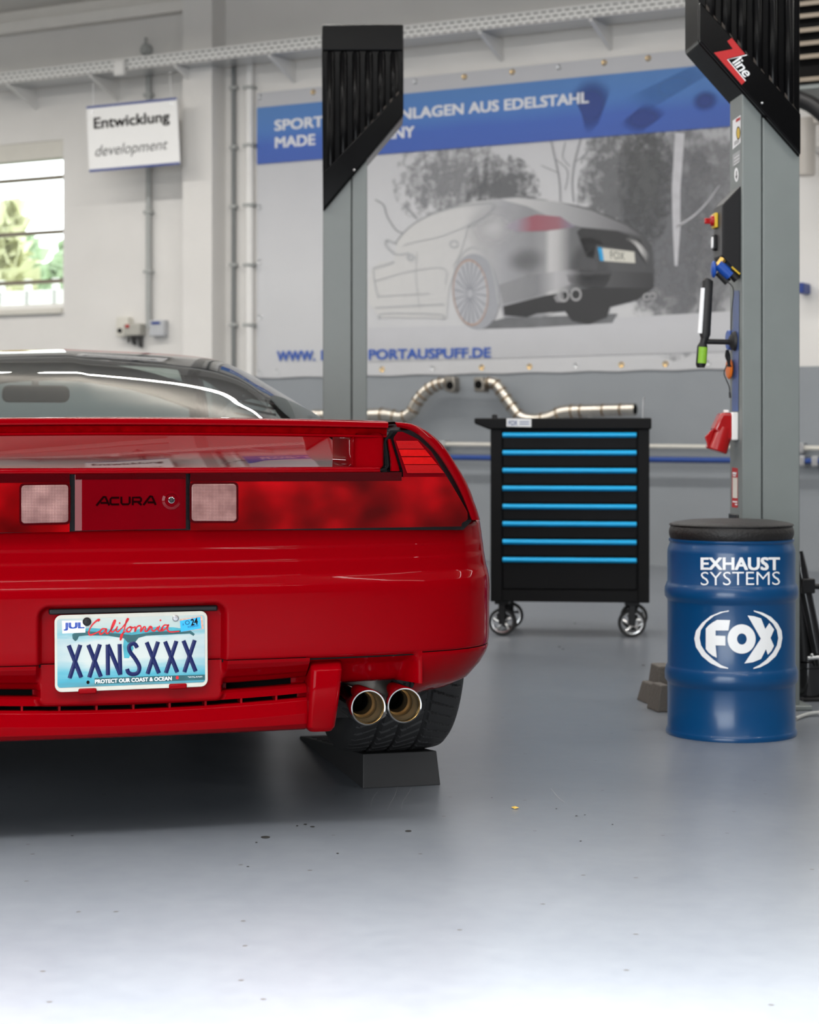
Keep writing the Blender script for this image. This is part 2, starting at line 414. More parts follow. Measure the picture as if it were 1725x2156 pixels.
def floor_mat():
    m, nt, b, n, l = nodes('epoxy_floor')
    tc = n.new('ShaderNodeTexCoord')
    n1 = n.new('ShaderNodeTexNoise'); n1.inputs['Scale'].default_value = 1.3; n1.inputs['Detail'].default_value = 6
    n2 = n.new('ShaderNodeTexNoise'); n2.inputs['Scale'].default_value = 22; n2.inputs['Detail'].default_value = 6
    vo = n.new('ShaderNodeTexVoronoi'); vo.inputs['Scale'].default_value = 3.5; vo.voronoi_dimensions = '2D'
    for x in (n1, n2, vo): l.new(tc.outputs['Object'], x.inputs['Vector'])
    r = ramp(n, [(0.25, (0.130, 0.144, 0.166)), (0.75, (0.172, 0.187, 0.208))]); mm = n.new('ShaderNodeMath'); mm.operation = 'MULTIPLY_ADD'; mm.inputs[1].default_value = 0.45; l.new(n2.outputs['Fac'], mm.inputs[0])
    m2 = n.new('ShaderNodeMath'); m2.operation = 'SUBTRACT'; m2.inputs[1].default_value = 0.22; l.new(n1.outputs['Fac'], m2.inputs[0]); l.new(m2.outputs[0], mm.inputs[2]); l.new(mm.outputs[0], r.inputs[0])
    sp = n.new('ShaderNodeMath'); sp.operation = 'LESS_THAN'; sp.inputs[1].default_value = 0.016; l.new(vo.outputs['Distance'], sp.inputs[0])
    mx = n.new('ShaderNodeMix'); mx.data_type = 'RGBA'; l.new(sp.outputs[0], mx.inputs['Factor']); l.new(r.outputs[0], mx.inputs['A']); mx.inputs['B'].default_value = (0.09, 0.09, 0.09, 1)
    l.new(mx.outputs['Result'], b.inputs['Base Color'])
    b.inputs['Roughness'].default_value = 0.30
    ck = n.new('ShaderNodeMapping'); ck.inputs['Location'].default_value = (0, 0, 0.37); l.new(tc.outputs['Object'], ck.inputs[0]); l.new(ck.outputs[0], n1.inputs['Vector']); l.new(ck.outputs[0], n2.inputs['Vector'])
    b.inputs['Specular IOR Level'].default_value = 0.55
    return m
M['floor'] = floor_mat()

# ------------------------------------------------------------------ room
WF = Frame(WORG[0], WORG[1], 0, PHI)                    # wall frame: x along the wall, y into the wall, z up
def wp(px, py, d=0.0): return WF.pt(px, py, d)
def wallthing(name, label, cat, at_, group=None):
    f = Frame(*WF.world(*at_), PHI); return thing(name, label, cat, fr=f, group=group), at_
def shifted(mb, at_):
    return mb.map(lambda x, y, z: (x - at_[0], y - at_[1], z - at_[2]))
S0, S1, DB, CEIL = -9.0, 12.5, -16.0, 4.12
def struct(mb, name, mat, **kw):
    o = mb.build(name, mat, None, loc=(WORG[0], WORG[1], 0), rotz=PHI, **kw); o['kind'] = 'structure'; return o
floor_o = struct(MB().box(S0, DB, -0.2, S1, 0.0, 0.0), 'floor', M['floor'], smooth=0)
struct(MB().box(S0, DB, CEIL, S1, 0.0, CEIL + 0.2), 'ceiling', M['ceiling'], smooth=0)
wx1 = wp(133, 500)[0]; wz0 = wp(60, 652)[2]; wz1 = wp(60, 300)[2]; wx0 = wx1 - 1.9
w = MB()
w.box(S0, 0, -0.2, wx0, 0.35, CEIL + 0.2); w.box(wx1, 0, -0.2, S1, 0.35, CEIL + 0.2)
w.box(wx0, 0, -0.2, wx1, 0.35, wz0); w.box(wx0, 0, wz1, wx1, 0.35, CEIL + 0.2)
struct(w, 'wall_back', M['wall'], smooth=0)
struct(MB().box(S0 - 0.3, DB, -0.2, S0, 0.35, CEIL + 0.2), 'wall_left', M['wall'], smooth=0)
struct(MB().box(S1, DB, -0.2, S1 + 0.3, 0.35, CEIL + 0.2), 'wall_right', M['wall_plain'], smooth=0)
struct(MB().box(S0 - 0.3, DB - 0.3, -0.2, S1 + 0.3, DB, CEIL + 0.2), 'wall_front', M['wall_plain'], smooth=0)
# window: frame, three cross bars, pane, roller box, sill
win = tag(bpy.data.objects.new('window_1', None), 'white framed window with horizontal bars left of the hanging sign', 'window', None, 'structure')
C.objects.link(win); win.location = (WORG[0], WORG[1], 0); win.rotation_euler = (0, 0, PHI)
f = MB(); t = 0.05
f.box(wx0, 0.12, wz0, wx0 + t, 0.2, wz1); f.box(wx1 - 0.015, 0.12, wz0, wx1, 0.2, wz1); f.box(wx0, 0.12, wz0, wx1, 0.2, wz0 + 0.05); f.box(wx0, 0.12, wz1 - 0.04, wx1, 0.2, wz1)
f.build('window_frame', M['white'], win, bevel=0.004)
for k, yy in enumerate((377, 491, 594)):
    z = wp(60, yy, 0.1)[2]; MB().box(wx0, 0.10, z - 0.014, wx1, 0.16, z + 0.014).build('window_bar', M['heater'], win, bevel=0.003)
MB().box(wx0, 0.155, wz0, wx1, 0.160, wz1).build('pane', M['pane'], win, smooth=0)
zb = wp(60, 338, 0.0)[2]
MB().box(wx0, 0.0, zb, wx1, 0.11, wz1).build('roller_box', M['offwhite'], win, bevel=0.008)
MB().box(wx0, -0.03, wz0 - 0.04, wx1, 0.12, wz0 + 0.005).build('window_sill', M['offwhite'], win, bevel=0.006)
# pilaster and cornice
px0, px1 = wp(384, 400, -0.18)[0], wp(446, 400, -0.18)[0]
struct(MB().box(px0, -0.18, 0, px1, 0, CEIL), 'trim_1', M['wall'], smooth=0, bevel=0.004)
struct(MB().prism_x([(0, 3.94), (-0.10, 3.94), (-0.10, 4.02), (-0.02, 4.02), (-0.02, CEIL), (0, CEIL)], S0, px0), 'trim_2', M['ceiling'], smooth=0)
# outside the window
o = MB().box(-12, 0.5, -0.3, 8, 26, -0.05).build('outside_ground', P('outside_turf', (0.22, 0.26, 0.12), 0.9, var=0.3), None, smooth=0, loc=(WORG[0], WORG[1], 0), rotz=PHI); o['kind'] = 'structure'
def tree(s, d, h, r, mat, label):
    rt, a = wallthing('tree', label, 'tree', (s, d, -0.05), 'trees outside the window')
    MB().tube([(0, 0, 0), (0.05, 0, h * 0.5)], [0.12, 0.07], 10).build('trunk', M['bark'], rt)
    m = MB(); rnd = random.Random(int(h * 100 + s * 37))
    for k in range(420):
        u = rnd.random() ** 0.5; a = rnd.random() * 6.283; z = h * (0.22 + 0.78 * rnd.random()); rr = r * u * max(0.05, 1 - ((z / h) - 0.3) / 0.75)
        c = (rr * math.cos(a), rr * math.sin(a), z); q = 0.10 + 0.14 * rnd.random()
        n = Vector((rnd.uniform(-1, 1), rnd.uniform(-1, 1), rnd.uniform(-1, 1))).normalized(); t1 = n.orthogonal().normalized() * q; t2 = n.cross(t1)
        cc = Vector(c); m.add([cc - t1, cc + t2 * 0.6, cc + t1, cc - t2 * 0.6], [(0, 1, 2, 3)])
    m.build('foliage', mat, rt, smooth=0)
sa = wp(20, 500, 6)[0]; sb = wp(60, 500, 11.5)[0]; sc = wp(134, 500, 9.8)[0]
tree(sa, 6.0, 3.6, 0.85, M['foliage_y'], 'yellow-green tree outside the window, nearest of the outside trees')
tree(sb, 11.5, 3.9, 1.5, M['foliage'], 'green bushy tree outside behind the window bars, in the middle')
tree(sc, 9.8, 3.6, 0.9, M['foliage'], 'green tree outside, by the right edge of the window')
bz = wp(60, 612, 4)[2]
m = MB()
for k in range(9):
    x = wp(20, 500, 4)[0] - 1.6 + k * 0.36; m.box(x, 4.0, 0, x + 0.06, 4.05, bz + 0.12)
m.box(wp(20, 500, 4)[0] - 1.7, 4.0, bz - 0.9, wp(140, 500, 4)[0] + 0.4, 4.03, bz)
fx = wp(60, 600, 4)[0]
o = shifted(m, (fx, 4, 0)).build('white_fence', M['white'], None, smooth=0, loc=WF.world(fx, 4, 0), rotz=PHI)
tag(o, 'white board fence outside, seen at the bottom of the window', 'fence')

# ------------------------------------------------------------------ sports car (frame: u to its right, v forward from the tail, w up)
TH = R(14.5)
CF = Frame(-0.5518, 3.795, 0, TH)
car = thing('sports_car', 'red low sports car seen from behind, its rear wheel standing on a black ramp', 'car', fr=CF)
# plan outline of the tail corner
_pl = smooth_path([(0, 0, 0), (0.30, 0.008, 0), (0.52, 0.030, 0), (0.68, 0.068, 0), (0.765, 0.125, 0), (0.812, 0.21, 0), (0.838, 0.34, 0), (0.852, 0.46, 0)], 14)
PLU = [p[0] for p in _pl]; PLV = [p[1] for p in _pl]
_arc = [0.0]
for i in range(1, len(_pl)): _arc.append(_arc[-1] + math.hypot(PLU[i] - PLU[i - 1], PLV[i] - PLV[i - 1]))
def plan(t):
    sg = -1 if t < 0 else 1; a = min(abs(t), _arc[-1])
    u, v = interp(a, _arc, PLU), interp(a, _arc, PLV)
    e = 0.004; u0, v0 = interp(max(a - e, 0), _arc, PLU), interp(max(a - e, 0), _arc, PLV); u1, v1 = interp(a + e, _arc, PLU), interp(a + e, _arc, PLV)
    L = math.hypot(u1 - u0, v1 - v0) or 1; nu, nv = (v1 - v0) / L, -(u1 - u0) / L      # outward (rearward)
    return sg * u, v, sg * nu, nv
def t_of_u(u): return math.copysign(interp(abs(u), PLU, _arc), u)
def plv(u): return interp(abs(u), PLU, PLV)
TEND = interp(0.36, PLV, _arc)
def ts(fine0, fine1, step, coarse=0.012, lo=-TEND, hi=TEND):
    out = []; t = lo
    while t < hi - 1e-6:
        out.append(t); t += step if fine0 <= t <= fine1 else coarse
    out.append(hi); return out
def body_pt(t, w, k, off):
    u, v, nu, nv = plan(t); return (u * k + nu * off, v + nv * off, w)
def sd_rrect(x, y, cx, cy, hx, hy, r):
    qx, qy = abs(x - cx) - hx + r, abs(y - cy) - hy + r
    return math.hypot(max(qx, 0), max(qy, 0)) + min(max(qx, qy), 0) - r
KW = ([0.34, 0.356, 0.39, 0.50, 0.54, 0.575, 0.61, 0.65], [0.985, 0.988, 0.992, 0.993, 0.990, 0.983, 0.979, 0.973])
DW = ([0.375, 0.382, 0.40, 0.515, 0.528, 0.536, 0.545, 0.553, 0.574, 0.580, 0.600, 0.606, 0.640, 0.646], [-0.004, 0, 0.001, 0.003, 0.001, -0.004, -0.011, -0.0125, -0.013, -0.0155, -0.0165, -0.019, -0.022, -0.027])
def plate_recess(u, w): return sst(0.004, -0.006, sd_rrect(u, w, 0, 0.395, 0.187, 0.098, 0.022)) * 0.024
# rear bumper cover
wsx = sorted(set([0.3785, 0.380, 0.3815] + [0.384 + 0.0035 * i for i in range(74)] + [0.642, 0.6455]))
T = ts(-0.32, 0.9, 0.0035)
rows = []
for wv in wsx:
    k = interp(wv, *KW); d0 = interp(wv, *DW); r = []
    for t in T:
        off = d0 * (1 - 0.75 * sst(0.66, 0.92, abs(t))) - plate_recess(t, wv)
        r.append(body_pt(t, wv, k, off))
    rows.append(r)
MB().grid(rows).build('rear_bumper', M['red'], car, smooth=60)
# lip on top of the bumper running in under the tail lamps
rows = []
for off, wv in ((-0.027, 0.6455), (-0.033, 0.6475), (-0.06, 0.6480)):
    rows.append([body_pt(t, wv, interp(0.6455, *KW), off + 0.0205 * sst(0.66, 0.92, abs(t))) for t in T[::2]])
MB().grid(rows).build('bumper_ledge', M['red'], car, smooth=60)
# lower valance with the plate pad, two slots and the chin lip
PW = [0.377, 0.370, 0.362, 0.345, 0.334, 0.3305, 0.3300, 0.3190, 0.3185, 0.314, 0.301, 0.2995, 0.2990, 0.2915, 0.2910, 0.286, 0.26, 0.238, 0.228, 0.222, 0.219]
PD = [0.0, -0.002, -0.008, -0.030, -0.046, -0.062, -0.064, -0.064, -0.045, -0.035, -0.034, -0.045, -0.05, -0.05, -0.036, -0.029, -0.024, -0.026, -0.036, -0.055, -0.08]
PW_r, PD_r = PW[::-1], PD[::-1]
def shift_w(u, w): return (0.010 * (1 - (u / 0.36) ** 2)) * sst(0.377, 0.33, w) * sst(0.225, 0.26, w)
vw = sorted(set(PW + list(np.arange(0.219, 0.377, 0.003))))
VU = list(np.arange(-0.3625, 0.3626, 0.0035))
rows = []
for wv in vw:
    r = []
    for u in VU:
        base = interp(wv, PW_r, PD_r); pad = sst(0.004, -0.006, sd_rrect(u, wv - shift_w(u, wv), 0, 0.395, 0.187, 0.103, 0.018))
        off = base * (1 - pad) + (-0.024) * pad
        r.append((u, plv(u) - off, wv - shift_w(u, wv)))
    rows.append(r)
def keep(i, k):
    w_, u = 0.5 * (vw[i] + vw[i + 1]), 0.5 * (VU[k] + VU[k + 1])
    if 0.3190 < w_ < 0.3300 and 0.196 < abs(u) < 0.335: return False
    if 0.2915 < w_ < 0.2990 and abs(u) < 0.345: return False
    return True
val = MB().grid(rows, keep=keep).build('lower_valance', M['red'], car, smooth=50)
for k in range(-4, 5):
    u = k * 0.0735 + 0.004
    if abs(u) < 0.34:
        MB().box(u - 0.0022, plv(u) + 0.036, 0.2995 - shift_w(u, .295) - 0.009, u + 0.0022, plv(u) + 0.075, 0.2995 - shift_w(u, .295) + 0.0015).build('slot_rib', M['red'], val, smooth=0)
MB().box(-0.355, 0.115, 0.23, 0.355, 0.135, 0.36).build('diffuser_backing', M['soot'], val, smooth=0)
b = MB().box(-0.19, 0.105, 0.284, 0.10, 0.112, 0.292); b.box(0.16, 0.1, 0.289, 0.24, 0.112, 0.2915); b.build('heat_shield', M['alu'], val, smooth=0)
# end blocks beside the exhaust tips
for sg in (1, -1):
    m = MB(); u0, u1 = 0.352, 0.424
    sec = []
    for wv, ua, ub, va in ((0.222, 0.366, 0.412, 0.012), (0.232, 0.360, 0.418, 0.004), (0.30, 0.362, 0.426, -0.004), (0.350, 0.366, 0.432, 0.000), (0.366, 0.368, 0.434, 0.022)):
        ring = [(x, y) for x, y in rrect(ua, va, ub, 0.14, 0.012, 4)]
        sec.append([(sg * x, y + plv(0.38), wv) for x, y in ring])
    m.grid(sec, closed=True); m.f.append(tuple(range(len(sec[0])))); m.f.append(tuple(len(sec[0]) * 4 + i for i in range(len(sec[0]))))
    m.build('valance_end_block', M['red'], car, smooth=60, bevel=0.005, seg=3)
    # recessed panel over the tips
    us = list(np.arange(0.355, 0.6121, 0.004)); dw = ([0.312, 0.318, 0.330, 0.350, 0.356, 0.374, 0.379, 0.3815], [-0.085, -0.068, -0.058, -0.048, -0.044, -0.008, -0.002, -0.001])
    wr = [0.312, 0.315, 0.318, 0.324, 0.330, 0.340, 0.350, 0.353, 0.356, 0.360, 0.366, 0.371, 0.374, 0.3765, 0.3772, 0.3780, 0.379, 0.3815]
    rows = []
    for wv in wr:
        r = []
        for u in us:
            lift = 0.012 * sst(0.53, 0.60, u) * sst(0.35, 0.318, wv); e = 1 - sst(0.585, 0.607, u)
            off = interp(wv, *dw) * e + (1 - e) * -0.002
            a, b_, nu, nv = plan(t_of_u(u)); r.append((sg * (a + nu * off), b_ + nv * off, wv + lift * 0))
        rows.append(r)
    MB().grid(rows).build('exhaust_surround', M['red'], car, smooth=60)
    # bowl-shaped lower corner
    tt = ts(0, 2, 0.006, lo=t_of_u(0.609), hi=TEND)
    ew = ([0.270, 0.276, 0.284, 0.305, 0.337, 0.360, 0.372, 0.377], [-0.16, -0.125, -0.090, -0.046, -0.018, -0.005, -0.001, -0.002])
    rows = [[(sg * p[0], p[1], p[2]) for p in (body_pt(t, wv, 0.992, interp(wv, *ew) * (0.55 + 0.45 * sst(0.60, 0.72, t))) for t in tt)] for wv in [0.270, 0.273, 0.276, 0.280, 0.284, 0.29, 0.297, 0.305, 0.315, 0.326, 0.337, 0.348, 0.36, 0.367, 0.372, 0.3765]]
    MB().grid(rows).build('lower_corner', M['red'], car, smooth=60)
# seam filler behind the cover split
rows = [[body_pt(t, wv, 0.99, -0.006 - plate_recess(t, 0.38)) for t in T[::2]] for wv in (0.372, 0.384)]
MB().grid(rows).build('bumper_seam', M['soot'], car)

# number plate with the lamp strip above it
M_px = lambda x, y, d=0.0: CF.pt(x, y, d)
MB().box(-0.165, 0.016, 0.477, 0.172, 0.034, 0.4885).build('plate_lamp_strip', M['black'], car, bevel=0.003)
PV = 0.0125
def plate_mat():
    m, nt, b, n, l = nodes('number_plate')
    tc = n.new('ShaderNodeTexCoord'); mp = n.new('ShaderNodeMapping'); mp.inputs['Scale'].default_value = (9, 1, 60)
    no = n.new('ShaderNodeTexNoise'); no.inputs['Scale'].default_value = 1.0; no.inputs['Detail'].default_value = 5
    l.new(tc.outputs['Object'], mp.inputs[0]); l.new(mp.outputs[0], no.inputs['Vector'])
    sp = n.new('ShaderNodeSeparateXYZ'); l.new(tc.outputs['Object'], sp.inputs[0])
    hz = n.new('ShaderNodeMapRange'); hz.inputs['From Min'].default_value = -0.072; hz.inputs['From Max'].default_value = 0.072; l.new(sp.outputs['Z'], hz.inputs['Value'])
    ad = n.new('ShaderNodeMath'); ad.operation = 'MULTIPLY_ADD'; ad.inputs[1].default_value = 0.35; l.new(no.outputs['Fac'], ad.inputs[0]); 
    sb = n.new('ShaderNodeMath'); sb.operation = 'SUBTRACT'; sb.inputs[1].default_value = 0.175; l.new(hz.outputs[0], sb.inputs[0]); l.new(sb.outputs[0], ad.inputs[2])
    r = ramp(n, [(0.0, (0.05, 0.16, 0.19)), (0.13, (0.03, 0.27, 0.36)), (0.22, (0.10, 0.33, 0.40)), (0.40, (0.44, 0.48, 0.46)), (0.66, (0.42, 0.47, 0.46)), (0.74, (0.20, 0.38, 0.42)), (0.82, (0.33, 0.42, 0.41)), (1.0, (0.42, 0.45, 0.42))])
    l.new(ad.outputs[0], r.inputs[0])
    # sea colour is strongest at both ends
    ab = n.new('ShaderNodeMath'); ab.operation = 'ABSOLUTE'; l.new(sp.outputs['X'], ab.inputs[0])
    ed = n.new('ShaderNodeMapRange'); ed.inputs['From Min'].default_value = 0.085; ed.inputs['From Max'].default_value = 0.15; ed.inputs['To Max'].default_value = 0.6; l.new(ab.outputs[0], ed.inputs['Value'])
    mul = n.new('ShaderNodeMath'); mul.operation = 'MULTIPLY'; l.new(ed.outputs[0], mul.inputs[0]); l.new(no.outputs['Fac'], mul.inputs[1])
    mx = n.new('ShaderNodeMix'); mx.data_type = 'RGBA'; mx.inputs['B'].default_value = (0.015, 0.23, 0.34, 1); l.new(mul.outputs[0], mx.inputs['Factor']); l.new(r.outputs[0], mx.inputs['A'])
    l.new(mx.outputs['Result'], b.inputs['Base Color']); b.inputs['Roughness'].default_value = 0.35; b.inputs['Coat Weight'].default_value = 0.3
    return m
plate = MB().prism_y(rrect(-0.1525, -0.0765, 0.1525, 0.0765, 0.014, 6), 0, 0.0018).build('license_plate', P('plate_rim', (0.46, 0.46, 0.41), 0.4, var=0.1, scale=30), car, bevel=0.0008)
plate['label'] = 'blue and white California number plate with a whale tail'
plate.location = (-0.0015, PV, 0.4005); plate.rotation_euler = (0, R(-0.35), 0)
PLC = (-0.0015, PV, 0.4005)
# plate marks are drawn in millimetres from the plate's centre
def pl_fn(dep): return lambda x, z: (x / 1000.0, -dep / 1000.0, z / 1000.0)
MB().prism_y(rrect(-0.1475, -0.0675, 0.1470, 0.0690, 0.006, 4), -0.0006, 0.0008).build('sea_print', plate_mat(), plate)
# crop of the photograph measured as 4.539 px/mm around (815, 505)
def pm(x, y): return ((x - 818) / 4.66, -(y - 497 - (x - 818) * -0.0245) / 4.66)
M['whale'] = P('whale_teal', (0.012, 0.075, 0.088), 0.45, var=0.6, scale=30)
M['teal'] = P('teal_print', (0.04, 0.27, 0.34), 0.4, var=0.5, scale=40)
ink = Ink().poly([pm(*p) for p in [(268, 335), (330, 290), (430, 275), (600, 290), (760, 285), (815, 325), (880, 290), (1050, 270), (1210, 275), (1360, 300), (1408, 340), (1395, 358), (1360, 335), (1100, 345), (950, 352), (880, 372), (850, 410), (780, 415), (745, 375), (600, 350), (400, 345), (330, 352), (315, 385), (295, 398), (272, 375)]])
ink.poly([pm(*p) for p in [(745, 375), (870, 375), (820, 420), (835, 470), (790, 560), (745, 560), (735, 450)]])
ink.build('whale_tail', M['teal'], plate, pl_fn(0.75))
ink = Ink().poly([pm(*p) for p in [(268, 335), (330, 300), (700, 330), (815, 345), (1000, 320), (1360, 300), (1408, 340), (1395, 358), (1360, 335), (1100, 345), (950, 352), (880, 372), (850, 410), (780, 415), (745, 375), (600, 350), (400, 345), (330, 352), (315, 385), (295, 398), (272, 375)]])
ink.build('whale_shadow', M['whale'], plate, pl_fn(0.9))
Ink().poly([pm(470, 742), pm(1500, 722), pm(1500, 772), pm(470, 800)]).build('name_band', M['whale'], plate, pl_fn(0.8))
Ink().text('PROTECT OUR COAST & OCEAN', [pm(474, 793), pm(1188, 773), pm(1188, 735), pm(474, 756)], bold=0.032).build('motto_lettering', M['vinyl'], plate, pl_fn(1.0))
Ink().text('"WYLAND.', [pm(1340, 752), pm(1480, 748), pm(1480, 735), pm(1340, 738)], shear=0.2).build('signature_lettering', M['vinyl'], plate, pl_fn(1.0))
# embossed characters
def emboss(strokes, wd):
    m = MB()
    for st in strokes:
        pts = smooth_path([(*pm(*p), 0) for p in st], 6) if len(st) > 2 else [(*pm(*p), 0) for p in st]
        pth = [(p[0] / 1000, 0, p[1] / 1000) for p in pts]
        m.tube(pth, wd / 2000, 10)
    return m.map(lambda x, y, z: (x, y * 0.45 - 0.0008, z))
for cxs in ((290, 428, 745), (470, 425, 740), (1010, 405, 715), (1182, 400, 708), (1355, 393, 702)):
    x, a, b_ = cxs
    emboss([[(x - 55, a + 8), (x + 58, b_ - 12)], [(x + 52, a + 4), (x - 48, b_ - 6)]], 8.4).build('plate_character', M['plate_blue'], plate)
emboss([[(594, 715), (594, 432)], [(594, 432), (708, 712)], [(708, 712), (704, 428)]], 8.4).build('plate_character', M['plate_blue'], plate)
emboss([[(866, 462), (848, 432), (820, 425), (792, 450), (800, 500), (850, 570), (885, 640), (872, 695), (825, 710), (785, 695), (772, 660)]], 8.4).build('plate_character', M['plate_blue'], plate)
# script state name
cal = Ink()
for st in ([(505, 215), (520, 200), (500, 203), (450, 250), (420, 310), (430, 340), (470, 330), (520, 305)], [(580, 285), (545, 285), (520, 315), (530, 335), (560, 315), (582, 285), (580, 320), (600, 325), (640, 275)],
           [(600, 325), (640, 270), (665, 210), (650, 215), (625, 290), (640, 315), (675, 280)], [(685, 262), (672, 300), (690, 312), (720, 280)], [(720, 285), (765, 230), (785, 195), (770, 205), (745, 300), (720, 375), (712, 385), (720, 340), (760, 310)],
           [(800, 268), (775, 285), (772, 310), (795, 312), (815, 285), (800, 268), (830, 275), (850, 265)], [(850, 265), (848, 310), (865, 270), (890, 258), (905, 265)], [(905, 268), (900, 312), (930, 270), (945, 275), (940, 305), (960, 308), (1000, 270)],
           [(960, 308), (985, 268), (1005, 275), (1005, 300), (1030, 305), (1060, 268)], [(1078, 258), (1062, 295), (1080, 308), (1110, 285)], [(1155, 255), (1120, 255), (1092, 295), (1105, 305), (1140, 280), (1160, 250), (1150, 295), (1180, 318), (1262, 312)]):
    cal.line([pm(*p) for p in st], [2.2, 3.6, 2.4, 3.4, 2.0], smooth=6)
for p in ((705, 232), (1085, 208)): cal.ell(*pm(*p), 1.7, 1.7, n=12)
cal.build('state_lettering', M['plate_red'], plate, pl_fn(1.35))
Ink().poly([pm(175, 208), pm(388, 208), pm(388, 318), pm(178, 325)]).build('month_sticker', M['vinyl'], plate, pl_fn(1.0))
Ink().text('JUL', [pm(190, 300), pm(382, 296), pm(382, 222), pm(190, 226)], bold=0.05).build('month_lettering', M['jul_blue'], plate, pl_fn(1.2))
Ink().poly([pm(1265, 200), pm(1478, 170), pm(1492, 290), pm(1280, 318)]).build('sticker_residue', P('sticker_residue', (0.5, 0.30, 0.22), 0.7, var=0.8, scale=160), plate, pl_fn(0.95))
Ink().poly([pm(1268, 215), pm(1462, 178), pm(1470, 288), pm(1276, 318)]).build('year_sticker', M['sky_blue'], plate, pl_fn(1.05))
Ink().text('24', [pm(1372, 262), pm(1438, 248), pm(1434, 185), pm(1368, 200)], bold=0.032).text('XXNSXXX', [pm(1340, 282), pm(1445, 268), pm(1443, 250), pm(1338, 264)]).text('A', [pm(1292, 262), pm(1306, 260), pm(1304, 236), pm(1290, 238)]).ell(*pm(1338, 232), 4.6, 4.2, inner=0.75, n=20).build('year_lettering', M['ink'], plate, pl_fn(1.2))
MB().lathe([(0.0001, -0.006), (0.006, -0.0055), (0.0085, -0.003), (0.0085, 0.0)], 24, 'y', (pm(403, 217)[0] / 1000, 0, pm(403, 217)[1] / 1000)).build('plate_screw', M['black'], plate)
MB().lathe([(0.0001, -0.003), (0.002, -0.003), (0.0022, -0.004), (0.0045, -0.0038), (0.0066, -0.002), (0.0066, 0.0)], 24, 'y', (pm(1227, 190)[0] / 1000, 0, pm(1227, 190)[1] / 1000)).build('plate_screw', M['zinc'], plate)['label'] = 'silver screw head'
for hx, hy, mt in ((410, 780, 'soot'), (1240, 748, 'plate_red')):
    Ink().ell(*pm(hx, hy), 3.2, 3.6, n=20).build('bolt_hole', M[mt], plate, pl_fn(1.1))
for hx, hy in ((405, 862), (1245, 830)):
    x, z = pm(hx, hy); MB().box((x - 18) / 1000, -0.005, (z - 5.5) / 1000, (x + 18) / 1000, 0.004, (z + 5.5) / 1000).build('plate_clip', M['red'], plate, bevel=0.003)

# exhaust tips
for sg in (1, -1):
    for cu in (0.4815, 0.562):
        r = 0.0378
        m = MB().lathe([(r - 0.004, 0.16), (r - 0.001, 0.14), (r, 0.02), (r, 0.004), (r - 0.0015, -0.0005), (r - 0.004, 0.0), (r - 0.006, 0.004), (r - 0.0065, 0.012)], 56, 'y', (sg * cu, plv(cu) - 0.028, 0.2725))
        tip = m.build('exhaust_tip', M['chrome'], car, smooth=50)
        MB().lathe([(r - 0.0065, 0.010), (r - 0.0080, 0.034), (r - 0.0105, 0.038), (r - 0.0105, 0.050), (r - 0.0088, 0.054), (r - 0.0095, 0.066), (r - 0.0135, 0.070), (r - 0.0135, 0.080), (r - 0.016, 0.084), (r - 0.016, 0.10)], 48, 'y', (sg * cu, plv(cu) - 0.028, 0.2725)).build('inner_sleeve', M['steel_in'], tip, smooth=40)
        MB().lathe([(r - 0.0155, 0.085), (r - 0.0155, 0.15), (0.0002, 0.15)], 32, 'y', (sg * cu, plv(cu) - 0.028, 0.2725)).build('inner_pipe', M['soot'], tip)
    MB().tube([(sg * 0.522, 0.17, 0.275), (sg * 0.522, 0.42, 0.285)], 0.062, 20).build('silencer', P('silencer_grey', (0.16, 0.15, 0.14), 0.45, metal=0.8, var=0.3), car)

